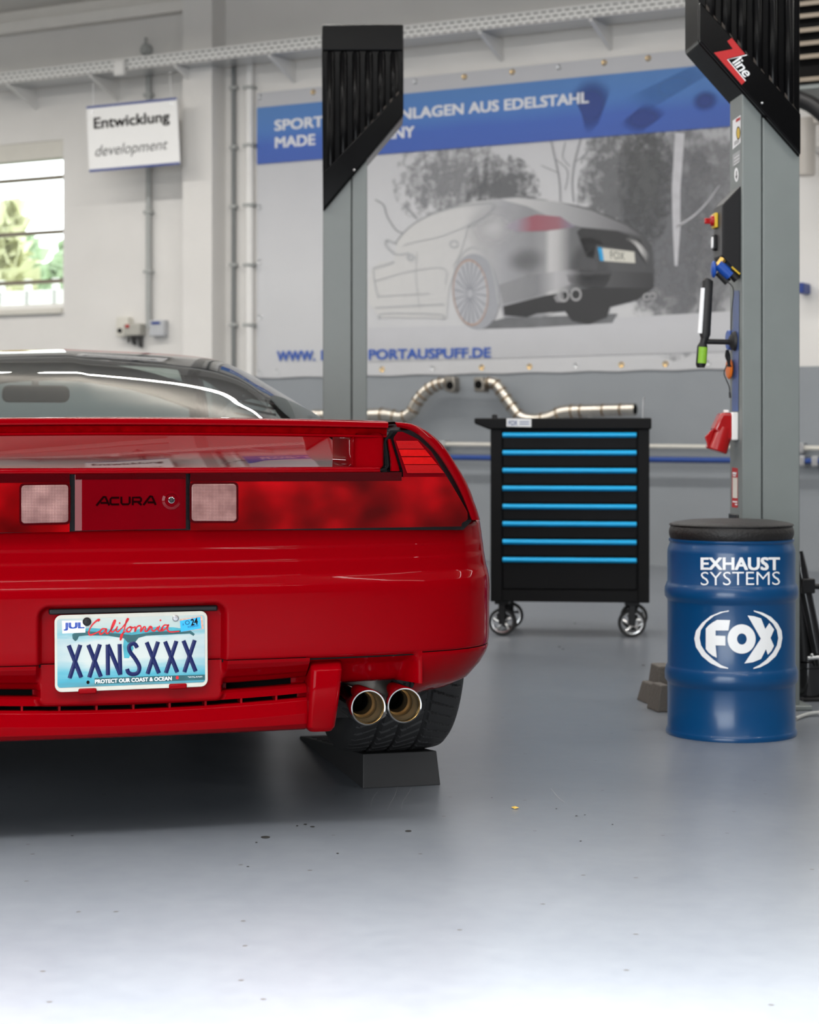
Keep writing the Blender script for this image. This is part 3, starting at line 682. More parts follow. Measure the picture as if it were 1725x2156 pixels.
# tail lamps: outlines measured in the photograph, laid on the curved tail
def tail(px, py, back=0.0):
    p = CF.pt(px, py, 0.02)
    for _ in range(6): p = CF.pt(px, py, plv(p[0]) + back)
    return p
OUT = [(832, 888), (870, 893), (905, 912), (935, 940), (965, 985), (985, 1020), (1000, 1060), (1009, 1087), (1011, 1095)]
INN = [(836, 899), (868, 908), (897, 930), (924, 960), (950, 1000), (969, 1036), (982, 1068), (990, 1089), (993, 1095)]
LENS_R = ([908, 912, 925, 950, 1000, 1045, 1078, 1088, 1095, 1101, 1105], [845, 855, 881, 908, 939, 965, 983, 987, 986, 981, 972])
def lens_right(y): return interp(y, *LENS_R)
sides = []
mirror = lambda p: (-p[0], p[1], p[2])
mirror_lamp = lambda p: (-p[0] - 0.011 * (1 - sst(0.3, 0.6, p[0])), p[1], p[2])
for sg in (1, -1):
    fl = (lambda p: p) if sg == 1 else mirror_lamp
    ys = list(np.arange(1004, 1113.1, 4.0)); rows = []
    def bot(x): return 1120 - 0.0150 * (x - 400)
    cols = 60
    for i in range(27):
        q = i / 26; r = []
        for k in range(cols + 1):
            # column position runs from the panel joint to the outer edge
            y = 1004 + (bot(700) - 3 - 1004) * q
            x = 401 + (min(lens_right(y), 985) - 401) * (k / cols)
            yy = 1006 - 0.004 * (x - 400) + (bot(x) - 3 - (1006 - 0.004 * (x - 400))) * q
            p = tail(x, yy, 0.0); inw = 0.004 * (1 - sst(0, 0.06, q)) * (1 if x < 848 else 0)
            r.append(fl((p[0], p[1] + inw, p[2])))
        rows.append(r)
    ml = MB().grid(rows)
    lamp = ml.build('tail_lamp', M['lens'], car, smooth=40)
    if sg == 1: lamp_r = lamp
    rows = []                                            # upper turn-signal wing of the lens
    for i in range(19):
        y = 909 + (1006 - 909) * i / 18; xl = interp(y, [909, 922, 950, 980, 992, 1006], [838, 828, 836, 845, 849, 849]); xr = lens_right(y)
        rows.append([fl(tail(xl + (xr - xl) * k / 16, y, 0.0005)) for k in range(17)])
    MB().grid(rows).build('turn_signal_lens', M['lens_panel'], lamp, smooth=40)
    # reflector panel
    q4 = lambda a, b, y: (interp(y, [927, 997], [833, 858]) if a == 0 else interp(y, [928, 996], [880, 936]))
    for ya, yb, mt in ((928, 945, 'socket_red'), (946.5, 960.5, 'reflector'), (962.5, 977.5, 'reflector'), (979, 996, 'socket_red')):
        rows = [[fl(tail(q4(0, 0, y) + (q4(1, 0, y) - q4(0, 0, y)) * k / 8, y, -0.0022)) for k in range(9)] for y in (ya, (ya + yb) / 2, yb)]
        MB().grid(rows).build('reflector_band', M[mt], lamp, smooth=40)
    Ink().text('SAE A RST', [(849, 936), (868, 936), (868, 932), (849, 932)]).build('lens_mark', M['reflector'], lamp, lambda x, y: fl(tail(x, y, -0.003)))
    Ink().text('STANLEY 043-6426 OP-AEB', [(866, 992.5), (921, 992), (921, 989), (866, 989.5)]).build('lens_lettering', M['reflector'], lamp, lambda x, y: fl(tail(x, y, -0.003)))
    # reversing lamp window
    x0, x1 = (403.5, 498)
    m = MB().prism_y(rrect(x0, -1097, x1, -1019, 7, 5), 0, 1)
    base = [fl(tail(x, -z, -0.0015 if yv == 0 else 0.006)) for x, yv, z in m.v]
    m.v = base; m.build('reversing_lens', M['reverse'], lamp, bevel=0.0012)
    m = MB(); o_ = rrect(x0 - 4, -1101, x1 + 4, -1015, 9, 5); i_ = rrect(x0, -1097, x1, -1019, 7, 5); n = len(o_)
    m.add([fl(tail(x, -z, -0.0010)) for x, z in o_ + i_], [(i, (i + 1) % n, n + (i + 1) % n, n + i) for i in range(n)]); m.build('lens_frame', M['lens_dark'], lamp)
    # dark smoked band on the upper edge of the lens
    rows = [[fl(tail(401 + (846 - 401) * k / 30, y - 0.004 * (401 + (846 - 401) * k / 30 - 400), -0.0006)) for k in range(31)] for y in (996, 1006, 1014)]
    MB().grid(rows).build('smoked_edge', M['lens_dark'], lamp, smooth=40)
    # black bezel behind the lenses
    rows = []
    for i in range(25):
        y = 906 + (1116 - 906) * i / 24
        xr = interp(y, [p[1] for p in INN] + [1104, 1116], [p[0] for p in INN] + [984, 972]) + 3; xl = 270 if y > 988 else interp(y, [906, 930, 988], [822, 808, 806])
        rows.append([fl(tail(xl + (xr - xl) * k / 40, y, 0.012)) for k in range(41)])
    MB().grid(rows).build('lamp_bezel', M['gloss_black'], car, smooth=40)
    # red sliver between rubber and turn signal
    rows = [[fl(tail(x, y, dd)) for x, dd in ((xa, 0.006), (xa + 3, 0.0), (xb - 3, -0.001), (xb, 0.006))] for y, xa, xb in ((924, 815, 823), (945, 818, 829), (965, 821, 835), (982, 822, 840), (992, 822, 842))]
    MB().grid(rows).build('fender_return', M['red'], car, smooth=60)
    MB().tube([fl(tail(x, y, 0.001)) for x, y in ((825, 912), (812, 926), (811, 932), (815, 960), (817, 980), (812, 988), (800, 990))], 0.0032, 8).build('rubber_seal', M['soot'], car)
    fl = (lambda p: p) if sg == 1 else mirror
    # rear wing of the fender: rounded lip facing us, then running forward
    no, lofts = smooth_path([(x, y, 0) for x, y in OUT], 6), None
    ni = smooth_path([(x, y, 0) for x, y in INN], 6)
    prof = []
    for f_, back in ((0.0, 0.028), (0.02, 0.006), (0.12, 0.001), (0.5, -0.003), (0.86, 0.0), (0.97, 0.006), (1.0, 0.018)):
        prof.append([tail(a[0] + (b_[0] - a[0]) * f_, a[1] + (b_[1] - a[1]) * f_, back) for a, b_ in zip(ni, no)])
    last = prof[-1]
    for vv, du, dz in ((0.16, 0.004, 0.0), (0.3, 0.024, -0.001), (0.5, 0.062, -0.004), (0.7, 0.092, -0.008), (0.95, 0.10, -0.012), (1.25, 0.085, -0.016)):
        prof.append([(p[0] + du * sst(0.50, 0.74, p[0]), vv + 0.0 * i, p[2] + dz) for i, p in enumerate(last)])
    for vv, sx in ((1.8, 0.0), (2.6, 0.01), (3.05, 0.02)):
        m_ = len(last); prof.append([(0.63 + sx + (0.845 - 0.63) * math.sin(math.pi / 2 * i / (m_ - 1)) ** 1.2, vv, 0.85 - 0.02 * sx - 0.195 * (1 - math.cos(math.pi / 2 * i / (m_ - 1)))) for i in range(m_)])
    for vv, wt, uo in ((3.4, 0.79, 0.87), (3.8, 0.72, 0.85), (4.1, 0.64, 0.78), (4.28, 0.56, 0.66)):
        m_ = len(last); prof.append([(uo * 0.68 + uo * 0.32 * math.sin(math.pi / 2 * i / (m_ - 1)), vv, wt - (wt - min(0.645, wt - 0.06)) * (1 - math.cos(math.pi / 2 * i / (m_ - 1)))) for i in range(m_)])
    MB().grid([[fl(p) for p in r] for r in prof]).build('quarter_panel', M['red'], car, smooth=50)
    bottom = [r[-1] for r in prof[7:]]
    # body side below the shoulder, with wheel openings
    WV, WR = (0.69, 3.22), 0.335
    vv = list(np.arange(0.35, 4.281, 0.02)); bu = [interp(v, [p[1] for p in bottom], [p[0] for p in bottom]) for v in vv]; bw = [interp(v, [p[1] for p in bottom], [p[2] for p in bottom]) for v in vv]
    rows = []
    for q in np.linspace(0, 1, 26):
        r = []
        for v, u_, wt in zip(vv, bu, bw):
            wl = 0.17; wv_ = wt + (wl - wt) * q; bulge = 0.025 * math.sin(math.pi * min(1, q * 1.3)) - 0.05 * sst(0.75, 1, q)
            x, y = v, wv_
            for cv in WV:
                dx, dy = x - cv, y - 0.385; L = math.hypot(dx, dy)
                if L < WR + 0.012 and L > WR - 0.03: x, y = cv + dx / L * WR, 0.385 + dy / L * WR
            r.append(fl((u_ + bulge, x, y)))
        rows.append(r)
    def keep_s(i, k):
        c = [(rows[i][k][j] + rows[i + 1][k + 1][j]) / 2 for j in (1, 2)]
        return (c[0] > 0.7 or c[1] > 0.375) and all(math.hypot(c[0] - cv, c[1] - 0.385) > WR - 0.004 for cv in WV)
    MB().grid(rows, keep=keep_s).build('body_side', M['red'], car, smooth=50)
    for cv in WV:
        m = MB(); an = np.linspace(R(8), R(172), 30)
        m.grid([[(sg * x, cv + (WR + 0.003) * math.cos(a), 0.385 + (WR + 0.003) * math.sin(a)) for a in an] for x in (0.80, 0.55)]); m.add([(sg * 0.55, cv + WR * math.cos(a), 0.385 + WR * math.sin(a)) for a in an], [tuple(range(30))])
        m.build('wheel_arch_liner', M['cabin'], car)
# centre panel with maker's lettering and lock
rows = []
for i in range(15):
    q = i / 14; r = []
    for k in range(25):
        x = 158 + (392 - 158) * k / 24; yt = 1000 - 0.008 * (x - 158); yb = 1117.5 - 0.018 * (x - 158)
        e = 0.004 * (1 - sst(0, 0.04, k / 24)) + 0.004 * sst(0.96, 1, k / 24)
        p = tail(x, yt + (yb - yt) * q); r.append((p[0], p[1] + e, p[2]))
    rows.append(r)
cp = MB().grid(rows).build('centre_panel', M['lens_panel'], car, smooth=40)
rows = [[(lambda p: p)(tail(159 + 232 * k / 12, y - 0.008 * 232 * k / 12, -0.0007)) for k in range(13)] for y in (998, 1006, 1010)]
MB().grid(rows).build('smoked_edge', M['lens_dark'], cp)
# extended square lettering
L = Ink()
def glyph(x0, strokes, x1=None):
    for st in strokes: L.line([(x0 + a, 1064.5 - b_ - (x0 + a - 203) * 0.012) for a, b_ in st], 4.2)
glyph(203, [[(0, 0), (15, 18), (17, 18)], [(15, 18), (19, 18), (27, 0)], [(9, 5.5), (23, 5.5)]])
glyph(231, [[(20, 16), (4, 16), (1.5, 13), (1.5, 5), (4, 2), (20, 2)]])
glyph(254, [[(1.5, 18), (1.5, 5), (4, 2), (16, 2), (19, 5), (19, 18)]])
glyph(278, [[(1.5, 0), (1.5, 16), (17, 16), (19, 13.5), (19, 9), (17, 7), (2, 7)], [(12, 7), (20, 0)]])
glyph(302, [[(0, 0), (14, 18), (16, 18)], [(14, 18), (18, 18), (26, 0)], [(9, 5.5), (22, 5.5)]])
L.build('maker_lettering', P('maker_ink', (0.008, 0.0006, 0.001), 0.7, spec=0.0), cp, lambda x, y: tail(x, y, -0.0015))
c = tail(361, 1053)
MB().lathe([(0.019, 0.002), (0.019, -0.001), (0.0135, -0.002), (0.012, 0.001), (0.0105, 0.004), (0.0085, 0.004)], 40, 'y', c).build('lock_ring', M['lens_panel'], cp)
MB().lathe([(0.0065, 0.004), (0.0065, -0.002), (0.0055, -0.0028), (0.0002, -0.0028)], 32, 'y', c).build('lock_barrel', M['chrome'], cp)
MB().box(c[0] - 0.001, c[1] - 0.0034, c[2] - 0.004, c[0] + 0.001, c[1] - 0.0026, c[2] + 0.004).build('key_slot', M['black'], cp)

# boot lid, spoiler bridge and its brake strip
def lid_w(v, u): return 0.7675 + 0.098 * v + 0.075 * v * v - 0.010 * (u / 0.5) ** 2 * min(1, v / 0.2)
rows = []
US = list(np.arange(-0.515, 0.5151, 0.01))
rows.append([(u, plv(u) + 0.02, 0.7560) for u in US]); rows.append([(u, plv(u) + 0.001, 0.7565) for u in US]); rows.append([(u, plv(u) - 0.001, 0.7590) for u in US]); rows.append([(u, plv(u) - 0.001, 0.7645) for u in US]); rows.append([(u, plv(u) + 0.0015, 0.7672) for u in US])
for v in (0.010, 0.02, 0.035, 0.05, 0.075, 0.1, 0.14, 0.18, 0.23, 0.28, 0.34, 0.4, 0.46, 0.52, 0.6):
    rows.append([(u, plv(u) * (1 - v) + v, lid_w(v, u)) for u in US])
lid = MB().grid(rows).build('boot_lid', M['red'], car, smooth=60)
def wing_w(u): return 0.868 - 0.006 * (abs(u) / 0.53) ** 2
wp_ = [(0.170, -0.006), (0.150, 0.0005), (0.06, 0.0025), (0.018, 0.001), (0.006, -0.0005), (0.001, -0.003), (0.0, -0.008), (0.001, -0.0125), (0.005, -0.014), (0.014, -0.0142)]
US2 = list(np.linspace(-0.531, 0.531, 81))
MB().grid([[(u, plv(u) * 0.8 + a, wing_w(u) + b_) for u in US2] for a, b_ in wp_]).build('spoiler_bridge', M['red'], car, smooth=50)
MB().grid([[(u, plv(u) * 0.8 + a, wing_w(u) + b_) for u in US2] for a, b_ in ((0.014, -0.0142), (0.012, -0.016), (0.014, -0.0285))]).build('brake_light_strip', M['brake'], car, smooth=50)
MB().grid([[(u, plv(u) * 0.8 + a, wing_w(u) + b_) for u in US2] for a, b_ in ((0.018, -0.0285), (0.010, -0.0290), (0.010, -0.0325), (0.014, -0.0350), (0.05, -0.0345), (0.16, -0.030), (0.172, -0.02), (0.170, -0.006))]).build('spoiler_underside', M['red'], car, smooth=50)
for sg in (1, -1):
    sec = []
    for v_, g in ((0.012, 0.006), (0.006, 0.002), (0.003, 0.0), (0.010, -0.002), (0.05, -0.006), (0.16, -0.010)):
        sec.append([(sg * x, v_ + plv(0.49) * 0.9 , z) for x, z in rrect(0.4565 + g, 0.764, 0.5205, 0.838, 0.010, 5)])
    m = MB().grid(sec, closed=True); m.f.append(tuple(range(len(sec[0])))); m.build('spoiler_foot', M['red'], car, smooth=60)
# closing surfaces of the body: floor pan, hood, nose
MB().box(-0.34, 0.14, 0.225, 0.34, 0.40, 0.25).box(-0.54, 0.42, 0.19, 0.54, 4.2, 0.24).build('floor_pan', M['cabin'], car)
MB().box(-0.60, 0.12, 0.38, 0.60, 0.30, 0.74).build('tail_structure', M['cabin'], car)
MB().grid([[(u * k, v, w_ - 0.03 * abs(u) ** 2) for u in np.linspace(-1, 1, 21)] for v, w_, k in ((3.0, 0.83, 0.66), (3.4, 0.785, 0.60), (3.8, 0.72, 0.59), (4.1, 0.64, 0.54), (4.28, 0.56, 0.46), (4.33, 0.50, 0.44), (4.30, 0.35, 0.44), (4.25, 0.2, 0.44))]).build('front_hood', M['red'], car, smooth=60)
MB().grid([[(u * k, v, w_) for u in np.linspace(-1, 1, 9)] for v, w_, k in ((4.05, 0.58, 0.80), (4.28, 0.52, 0.68), (4.34, 0.42, 0.62), (4.28, 0.20, 0.66))]).build('front_bumper', M['red'], car, smooth=60)
MB().grid([[(u, v, w_) for u in np.linspace(-0.60, 0.60, 9)] for v, w_ in ((0.58, 0.815), (0.9, 0.815), (1.5, 0.78), (2.9, 0.78), (3.05, 0.825))]).build('cabin_tub', M['cabin'], car)
# greenhouse
ARCH_U = [0, 0.306, 0.435, 0.505, 0.565, 0.63, 0.683, 0.700]; ARCH_W = [1.092, 1.080, 1.067, 1.040, 1.003, 0.953, 0.895, 0.845]
_ar = smooth_path([(a, b_, 0) for a, b_ in zip(ARCH_U, ARCH_W)], 12); AU = [p[0] for p in _ar]; AW = [p[1] for p in _ar]; NA = len(AU)
def dens(xs, ys):
    q = smooth_path([(a, b_, 0) for a, b_ in zip(xs, ys)], 10); return [p[0] for p in q], [p[1] for p in q]
TOPC = dens([0.60, 0.9, 1.25, 1.6, 1.9, 2.15, 2.4, 2.7, 3.05], [0.838, 0.918, 1.002, 1.063, 1.092, 1.097, 1.080, 0.985, 0.84])
WIDC = dens([0.60, 1.1, 1.9, 2.4, 3.05], [0.80, 0.93, 1.0, 0.99, 0.95])
def arch(v, inset=0.0):                                  # half section of the glasshouse at v
    top = interp(v, *TOPC); wid = interp(v, *WIDC)
    k = max(0.004, (top - 0.835) / (1.092 - 0.835))
    return [(u * wid * (1 - inset), v, 0.835 + (w_ - 0.835) * k - inset * 0.15) for u, w_ in zip(AU, AW)]
def full(r): return [mirror(p) for p in r[:0:-1]] + r
iR = next(i for i, u in enumerate(AU) if u > 0.56)
MB().grid([full(arch(v)[:iR + 1]) for v in np.linspace(0.60, 1.74, 60)]).build('rear_window', M['glass'], car, smooth=60)
MB().grid([full(arch(v)[:NA - 24]) for v in np.linspace(1.72, 2.40, 12)]).build('roof', M['red'], car, smooth=60)
MB().grid([full(arch(v, 0.03)[:NA - 24]) for v in np.linspace(1.70, 2.42, 8)]).build('roof_lining', M['headliner'], car, smooth=60)
MB().grid([full(arch(v)[:NA - 28]) for v in np.linspace(2.40, 3.05, 14)]).build('windscreen', M['glass2'], car, smooth=60)
for sg in (1, -1):
    fl = (lambda p: p) if sg == 1 else mirror
    MB().grid([[fl(p) for p in arch(v)[iR:]] for v in np.linspace(0.60, 1.74, 24)]).build('rear_pillar', M['gloss_black'], car, smooth=60)
    MB().grid([[fl(p) for p in arch(v)[NA - 26:]] for v in np.linspace(1.84, 2.95, 12)]).build('side_window', M['glass2'], car, smooth=60)
    MB().grid([[fl(p) for p in arch(v, ins)[NA - 32:]] for v, ins in ((1.70, 0.0), (1.86, -0.002), (1.86, 0.05), (1.70, 0.05), (1.70, 0))]).build('door_pillar', M['black'], car, smooth=40)
    a_ = smooth_path([(0.435, 2.38, 1.062), (0.47, 2.5, 1.015), (0.525, 2.75, 0.925), (0.565, 3.0, 0.845)], 5)
    MB().tube([fl(p) for p in a_], 0.034, 10).build('front_pillar', M['black'], car)
    # slatted vent beside the rear window
    m = MB()
    for k in range(7):
        z = 0.86 + 0.016 * k; m.hexa([fl((0.40 + 0.008 * k, 1.28, z)), fl((0.53, 1.30, z - 0.02)), fl((0.53, 1.34, z - 0.02)), fl((0.40 + 0.008 * k, 1.32, z)), fl((0.40 + 0.008 * k, 1.28, z + 0.005)), fl((0.53, 1.30, z - 0.015)), fl((0.53, 1.34, z - 0.015)), fl((0.40 + 0.008 * k, 1.32, z + 0.005))])
    m.build('side_vent', M['gloss_black'], car, smooth=0)
    # seats
    sx = sg * 0.34
    MB().prism_y([(sx + x, z) for x, z in rrect(-0.20, 0.55, 0.20, 0.868, 0.05, 5)], 1.66, 1.80).build('seat', M['leather'], car, bevel=0.02, seg=3)
hd = [(u, 1.078 - 0.10 * (u / 0.5) ** 2) for u in np.linspace(-0.46, 0.46, 15)]
MB().grid([[(u, 2.36 + dv, z + dz_ - (0.012 if dz_ else 0) * (u / 0.46) ** 2) for u, z in hd] for dv, dz_ in ((0.0, 0.0), (0.0, -0.062), (0.05, -0.066), (0.08, -0.03))]).build('sun_visor_band', M['headliner'], car, smooth=40)
MB().prism_y([(x - 0.046, z + 0.970) for x, z in rrect(-0.108, -0.028, 0.108, 0.028, 0.022, 6)], 2.46, 2.50).build('rear_view_mirror', M['black'], car, bevel=0.006)
MB().tube([(-0.046, 2.49, 0.99), (-0.046, 2.55, 1.04)], 0.012, 10).build('mirror_stem', M['black'], car)

# wheels
def tyre_mesh(Rt=0.312, Wt=0.262):
    n, xs = 360, []
    prof = [(-0.131 * 0.80, 0.215), (-0.131 * 0.93, 0.235), (-0.131, 0.262), (-0.130, 0.278), (-0.125, 0.294), (-0.117, 0.303)]
    half = [(x, r) for x, r in prof]; cen = [(x, Rt - 0.006 * (abs(x) / 0.11) ** 3 - 0.0005) for x in np.linspace(-0.110, 0.110, 64)]
    allp = half + cen + [(-x, r) for x, r in half[::-1]]
    vs, fs = [], []; N = n * 2
    for x, r in allp:
        for k in range(N):
            a = 2 * math.pi * k / N; rr = r
            if abs(x) <= 0.1105:
                g = 0
                for gx in (-0.062, -0.012, 0.045):
                    if abs(x - gx) < 0.0055: g = 1
                ph = (a * Rt / 0.032 + (x + 0.012) * (26 if x < 0.045 else -14)) % 1.0
                sk = 0.16 if abs(x) < 0.07 else 0.12
                if ph < sk: g = max(g, 0.75)
                rr = r - 0.0065 * g
            vs.append((x, rr * math.cos(a), rr * math.sin(a)))
    for i in range(len(allp) - 1):
        for k in range(N): fs.append((i * N + k, i * N + (k + 1) % N, (i + 1) * N + (k + 1) % N, (i + 1) * N + k))
    return vs, fs
_tv, _tf = tyre_mesh()
tyre_data = None
for sg, v, z in ((1, 0.695, 0.3785), (-1, 0.695, 0.3785), (1, 3.22, 0.3785), (-1, 3.22, 0.3785)):
    if tyre_data is None:
        ty = MB().add(_tv, _tf).build('tyre', M['tyre'], car, smooth=30); tyre_data = ty.data
    else:
        ty = bpy.data.objects.new('tyre', tyre_data); C.objects.link(ty); ty.parent = car
    ty.location = (sg * 0.684, v, z); ty.rotation_euler = (R(0.0), 0, 0 if sg == 1 else math.pi)
    rim = MB().lathe([(0.22, -0.105), (0.212, -0.09), (0.20, 0.0), (0.20, 0.09), (0.215, 0.105), (0.222, 0.11)], 48, 'x').build('wheel_rim', M['alu'], ty)
    m = MB().lathe([(0.05, 0.07), (0.05, 0.10), (0.0002, 0.10)], 24, 'x')
    for k in range(5):
        a = 2 * math.pi * k / 5; c_, s_ = math.cos(a), math.sin(a)
        pr = [(0.035, -0.03), (0.205, -0.022), (0.205, 0.022), (0.035, 0.03)]
        m.hexa([(xx, y * c_ - z_ * s_, y * s_ + z_ * c_) for xx in (0.07, 0.095) for y, z_ in pr])
    m.build('wheel_spokes', M['alu'], ty, bevel=0.004)

# wheel ramp under the right rear tyre
ramp_o = thing('wheel_ramp', 'black wedge-shaped ramp under the red car\'s rear tyre', 'ramp', loc=CF.world(0.69, 0.58, 0), rotz=TH)
def rmp(u, v, w): return (u - 0.69, v - 0.58, w)
m = MB()
m.hexa([rmp(0.600, 0.555, 0), rmp(0.790, 0.555, 0), rmp(0.790, 1.33, 0), rmp(0.600, 1.33, 0), rmp(0.603, 0.566, 0.080), rmp(0.783, 0.566, 0.080), rmp(0.783, 1.33, 0.006), rmp(0.603, 1.33, 0.006)])
m.build('ramp_body', M['tyre'], ramp_o, smooth=0, bevel=0.002)
m = MB()
for k in range(7): v = 0.80 + k * 0.07; h = 0.080 - 0.074 * (v - 0.566) / 0.764; m.box(*rmp(0.615, v, h - 0.003), *rmp(0.775, v + 0.014, h + 0.003))
m.build('tread_bars', M['rubber'], ramp_o, smooth=0)

# ------------------------------------------------------------------ drum stool
DF = Frame(0.9027, 5.33, 0, 0)
drum = thing('drum_stool', 'blue steel drum with white lettering and a round black cushion on top', 'stool', fr=DF)
rb = 0.1773
prof = [(0.0005, 0.004), (0.174, 0.004), (0.181, 0.0), (0.1825, 0.006), (0.180, 0.014), (rb, 0.018), (rb, 0.138), (rb + 0.001, 0.143), (0.1845, 0.152), (0.1850, 0.166), (0.1845, 0.178), (rb + 0.003, 0.190), (rb, 0.196),
        (rb, 0.370), (rb + 0.001, 0.376), (0.1845, 0.384), (0.1852, 0.397), (0.1845, 0.408), (rb + 0.003, 0.420), (rb, 0.426), (rb, 0.508), (0.1762, 0.518), (0.1715, 0.530), (0.1705, 0.536), (0.1735, 0.539), (0.1735, 0.545), (0.1690, 0.546), (0.0005, 0.546)]
MB().lathe(prof, 96).build('drum_body', M['blue'], drum, smooth=50)
cush = []
for i in range(9):
    q = i / 8; cush.append((0.168 + 0.0055 * math.sin(math.pi * q), 0.543 + 0.040 * q))
cush += [(0.1685, 0.5875), (0.160, 0.591), (0.12, 0.597), (0.06, 0.600), (0.0005, 0.601)]
MB().lathe([(0.0005, 0.543)] + cush, 72).build('seat_cushion', M['leather'], drum, smooth=60)
m = MB(); m.lathe([(0.1705 + 0.0026 * math.cos(a), 0.5845 + 0.0026 * math.sin(a)) for a in np.linspace(0, 6.2832, 9)], 72); m.build('cushion_piping', M['leather'], drum)
def drum_pt(px, py, lift=0.0010):
    o, r = DF.ray(px, py); rr = rb + lift
    A = r[0] ** 2 + r[1] ** 2; B = 2 * (o[0] * r[0] + o[1] * r[1]); Cc = o[0] ** 2 + o[1] ** 2 - rr * rr
    t = (-B - math.sqrt(max(0, B * B - 4 * A * Cc))) / (2 * A)
    return (o[0] + t * r[0], o[1] + t * r[1], o[2] + t * r[2])
dz = lambda x, y: (1300 + x / 3.92, 1050 + y / 3.92)
Ink().text('EXHAUST', [(1475.5, 1200), (1643, 1201), (1643, 1173), (1475.5, 1173.5)], bold=0.032).text('SYSTEMS', [(1476, 1232.5), (1643, 1231.5), (1643, 1203.5), (1476, 1204)], bold=-0.006).build('drum_lettering', M['vinyl'], drum, drum_pt, maxlen=8)
lg = Ink()
q = [dz(*p) for p in [(731, 1072), (752, 1048), (785, 1022), (825, 1000), (932, 1002), (918, 1088), (812, 1088), (812, 1130), (893, 1133), (893, 1212), (812, 1210), (822, 1313), (785, 1295), (752, 1268), (731, 1240)]]; lg.poly(q)
cxx, cyy = dz(1027, 1158); lg.ell(cxx, cyy, 116 / 3.92, 120 / 3.92, inner=0.0001, n=56) if False else None
n = 56; b0 = len(lg.p)
lg.p += [(cxx + 116 / 3.92 * math.cos(2 * math.pi * i / n), cyy + 121 / 3.92 * math.sin(2 * math.pi * i / n)) for i in range(n)] + [(cxx + 0.5 + 40 / 3.92 * math.cos(2 * math.pi * i / n), cyy + 46 / 3.92 * math.sin(2 * math.pi * i / n)) for i in range(n)]
lg.f += [(b0 + i, b0 + (i + 1) % n, b0 + n + (i + 1) % n, b0 + n + i) for i in range(n)]
lg.poly([dz(*p) for p in [(1076, 964), (1130, 970), (1188, 988), (1222, 1075), (1256, 1026), (1296, 1080), (1266, 1150), (1294, 1215), (1272, 1258), (1244, 1288), (1228, 1242), (1188, 1322), (1120, 1350), (1050, 1360), (1186, 1155)]])
arcL = [dz(*p) for p in [(922, 922), (850, 935), (770, 968), (700, 1025), (650, 1090), (636, 1155), (650, 1225), (700, 1300), (770, 1358), (850, 1395), (916, 1404)]]
arcLi = [dz(*p) for p in [(916, 1396), (860, 1375), (790, 1325), (730, 1270), (692, 1210), (680, 1150), (690, 1085), (735, 1020), (800, 968), (870, 940), (922, 931)]]
lg.poly(arcL + arcLi)
arcR = [dz(*p) for p in [(1128, 922), (1200, 940), (1270, 975), (1325, 1030), (1358, 1090), (1364, 1150), (1350, 1225), (1310, 1300), (1245, 1358), (1180, 1392), (1124, 1405)]]
arcRi = [dz(*p) for p in [(1124, 1397), (1175, 1372), (1230, 1330), (1285, 1270), (1318, 1210), (1330, 1150), (1318, 1085), (1285, 1030), (1230, 980), (1180, 952), (1128, 931)]]
lg.poly(arcR + arcRi)
lg.build('drum_logo', M['vinyl'], drum, drum_pt, maxlen=8)

# ------------------------------------------------------------------ tool cart
TF = Frame(0.662, 7.86, 0, R(-6.5))
cart = thing('tool_trolley', 'black tool trolley with eight cyan drawer handles standing before the grey wall', 'tool trolley', fr=TF)
tq = lambda x, y, d=0.0: TF.pt(x, y, d)
x0, x1 = tq(1033, 1000)[0], tq(1368, 1000)[0]; zt = tq(1200, 903)[2]; zb = tq(1200, 1268)[2]; DEP = 0.40
MB().box(x0, 0.012, zb, x1, DEP, zt).build('cabinet_body', M['cart'], cart, bevel=0.006)
for a, b_ in ((1033, 1058), (1343, 1368)):
    MB().box(tq(a, 1000)[0], -0.004, zb, tq(b_, 1000)[0], 0.03, zt).build('corner_post', M['cart'], cart, bevel=0.004)
m = MB(); z0, z1 = tq(1200, 904, -0.02)[2], tq(1200, 880, -0.02)[2]
m.prism_y([(x0 - 0.005, z0), (x1 + 0.008, z0), (x1 + 0.008, z1), (x0 - 0.066, z1), (x0 - 0.066, z0 + 0.024)], -0.02, DEP + 0.01); m.build('worktop', M['cart'], cart, bevel=0.006)
MB().lathe([(0.012, 0), (0.012, 0.012), (0.008, 0.016), (0.0003, 0.016)], 20, 'z', (tq(1040, 880)[0], 0.05, z1)).build('top_plug', M['black'], cart)
HYS = [916, 953.5, 991, 1028.5, 1067, 1103.5, 1141.5, 1179.5]
da, db = tq(1060, 1000)[0], tq(1341, 1000)[0]
for i, hy in enumerate(HYS):
    za = tq(1200, hy - 6.5)[2]; ze = tq(1200, (HYS[i + 1] - 9) if i < 7 else 1240)[2]
    dr = MB().box(da, 0.0, ze, db, 0.025, za).build('drawer', M['cart'], cart, bevel=0.002)
    hz0, hz1 = tq(1200, hy + 5.6)[2], tq(1200, hy - 5.6)[2]; hm = (hz0 + hz1) / 2
    MB().prism_x([(0.002, hz0), (-0.012, hz0 + 0.002), (-0.020, hm - 0.003), (-0.020, hm + 0.003), (-0.012, hz1 - 0.001), (0.002, hz1)], da - 0.002, db - 0.001).build('drawer_handle', M['cyan'], dr, bevel=0.001)
MB().box(da - 0.01, 0.004, zb, db + 0.01, 0.02, tq(1200, 1243)[2]).build('plinth', M['cart'], cart, bevel=0.003)
lb = Ink().poly([tq(1067, 898, -0.0205)[::2], tq(1119, 899, -0.0205)[::2], tq(1119, 882, -0.0205)[::2], tq(1067, 881, -0.0205)[::2]]).build('logo_label', M['vinyl'], cart, lambda x, z: (x, -0.0208, z))
g = lambda x, y: tq(x, y, -0.021)[::2]
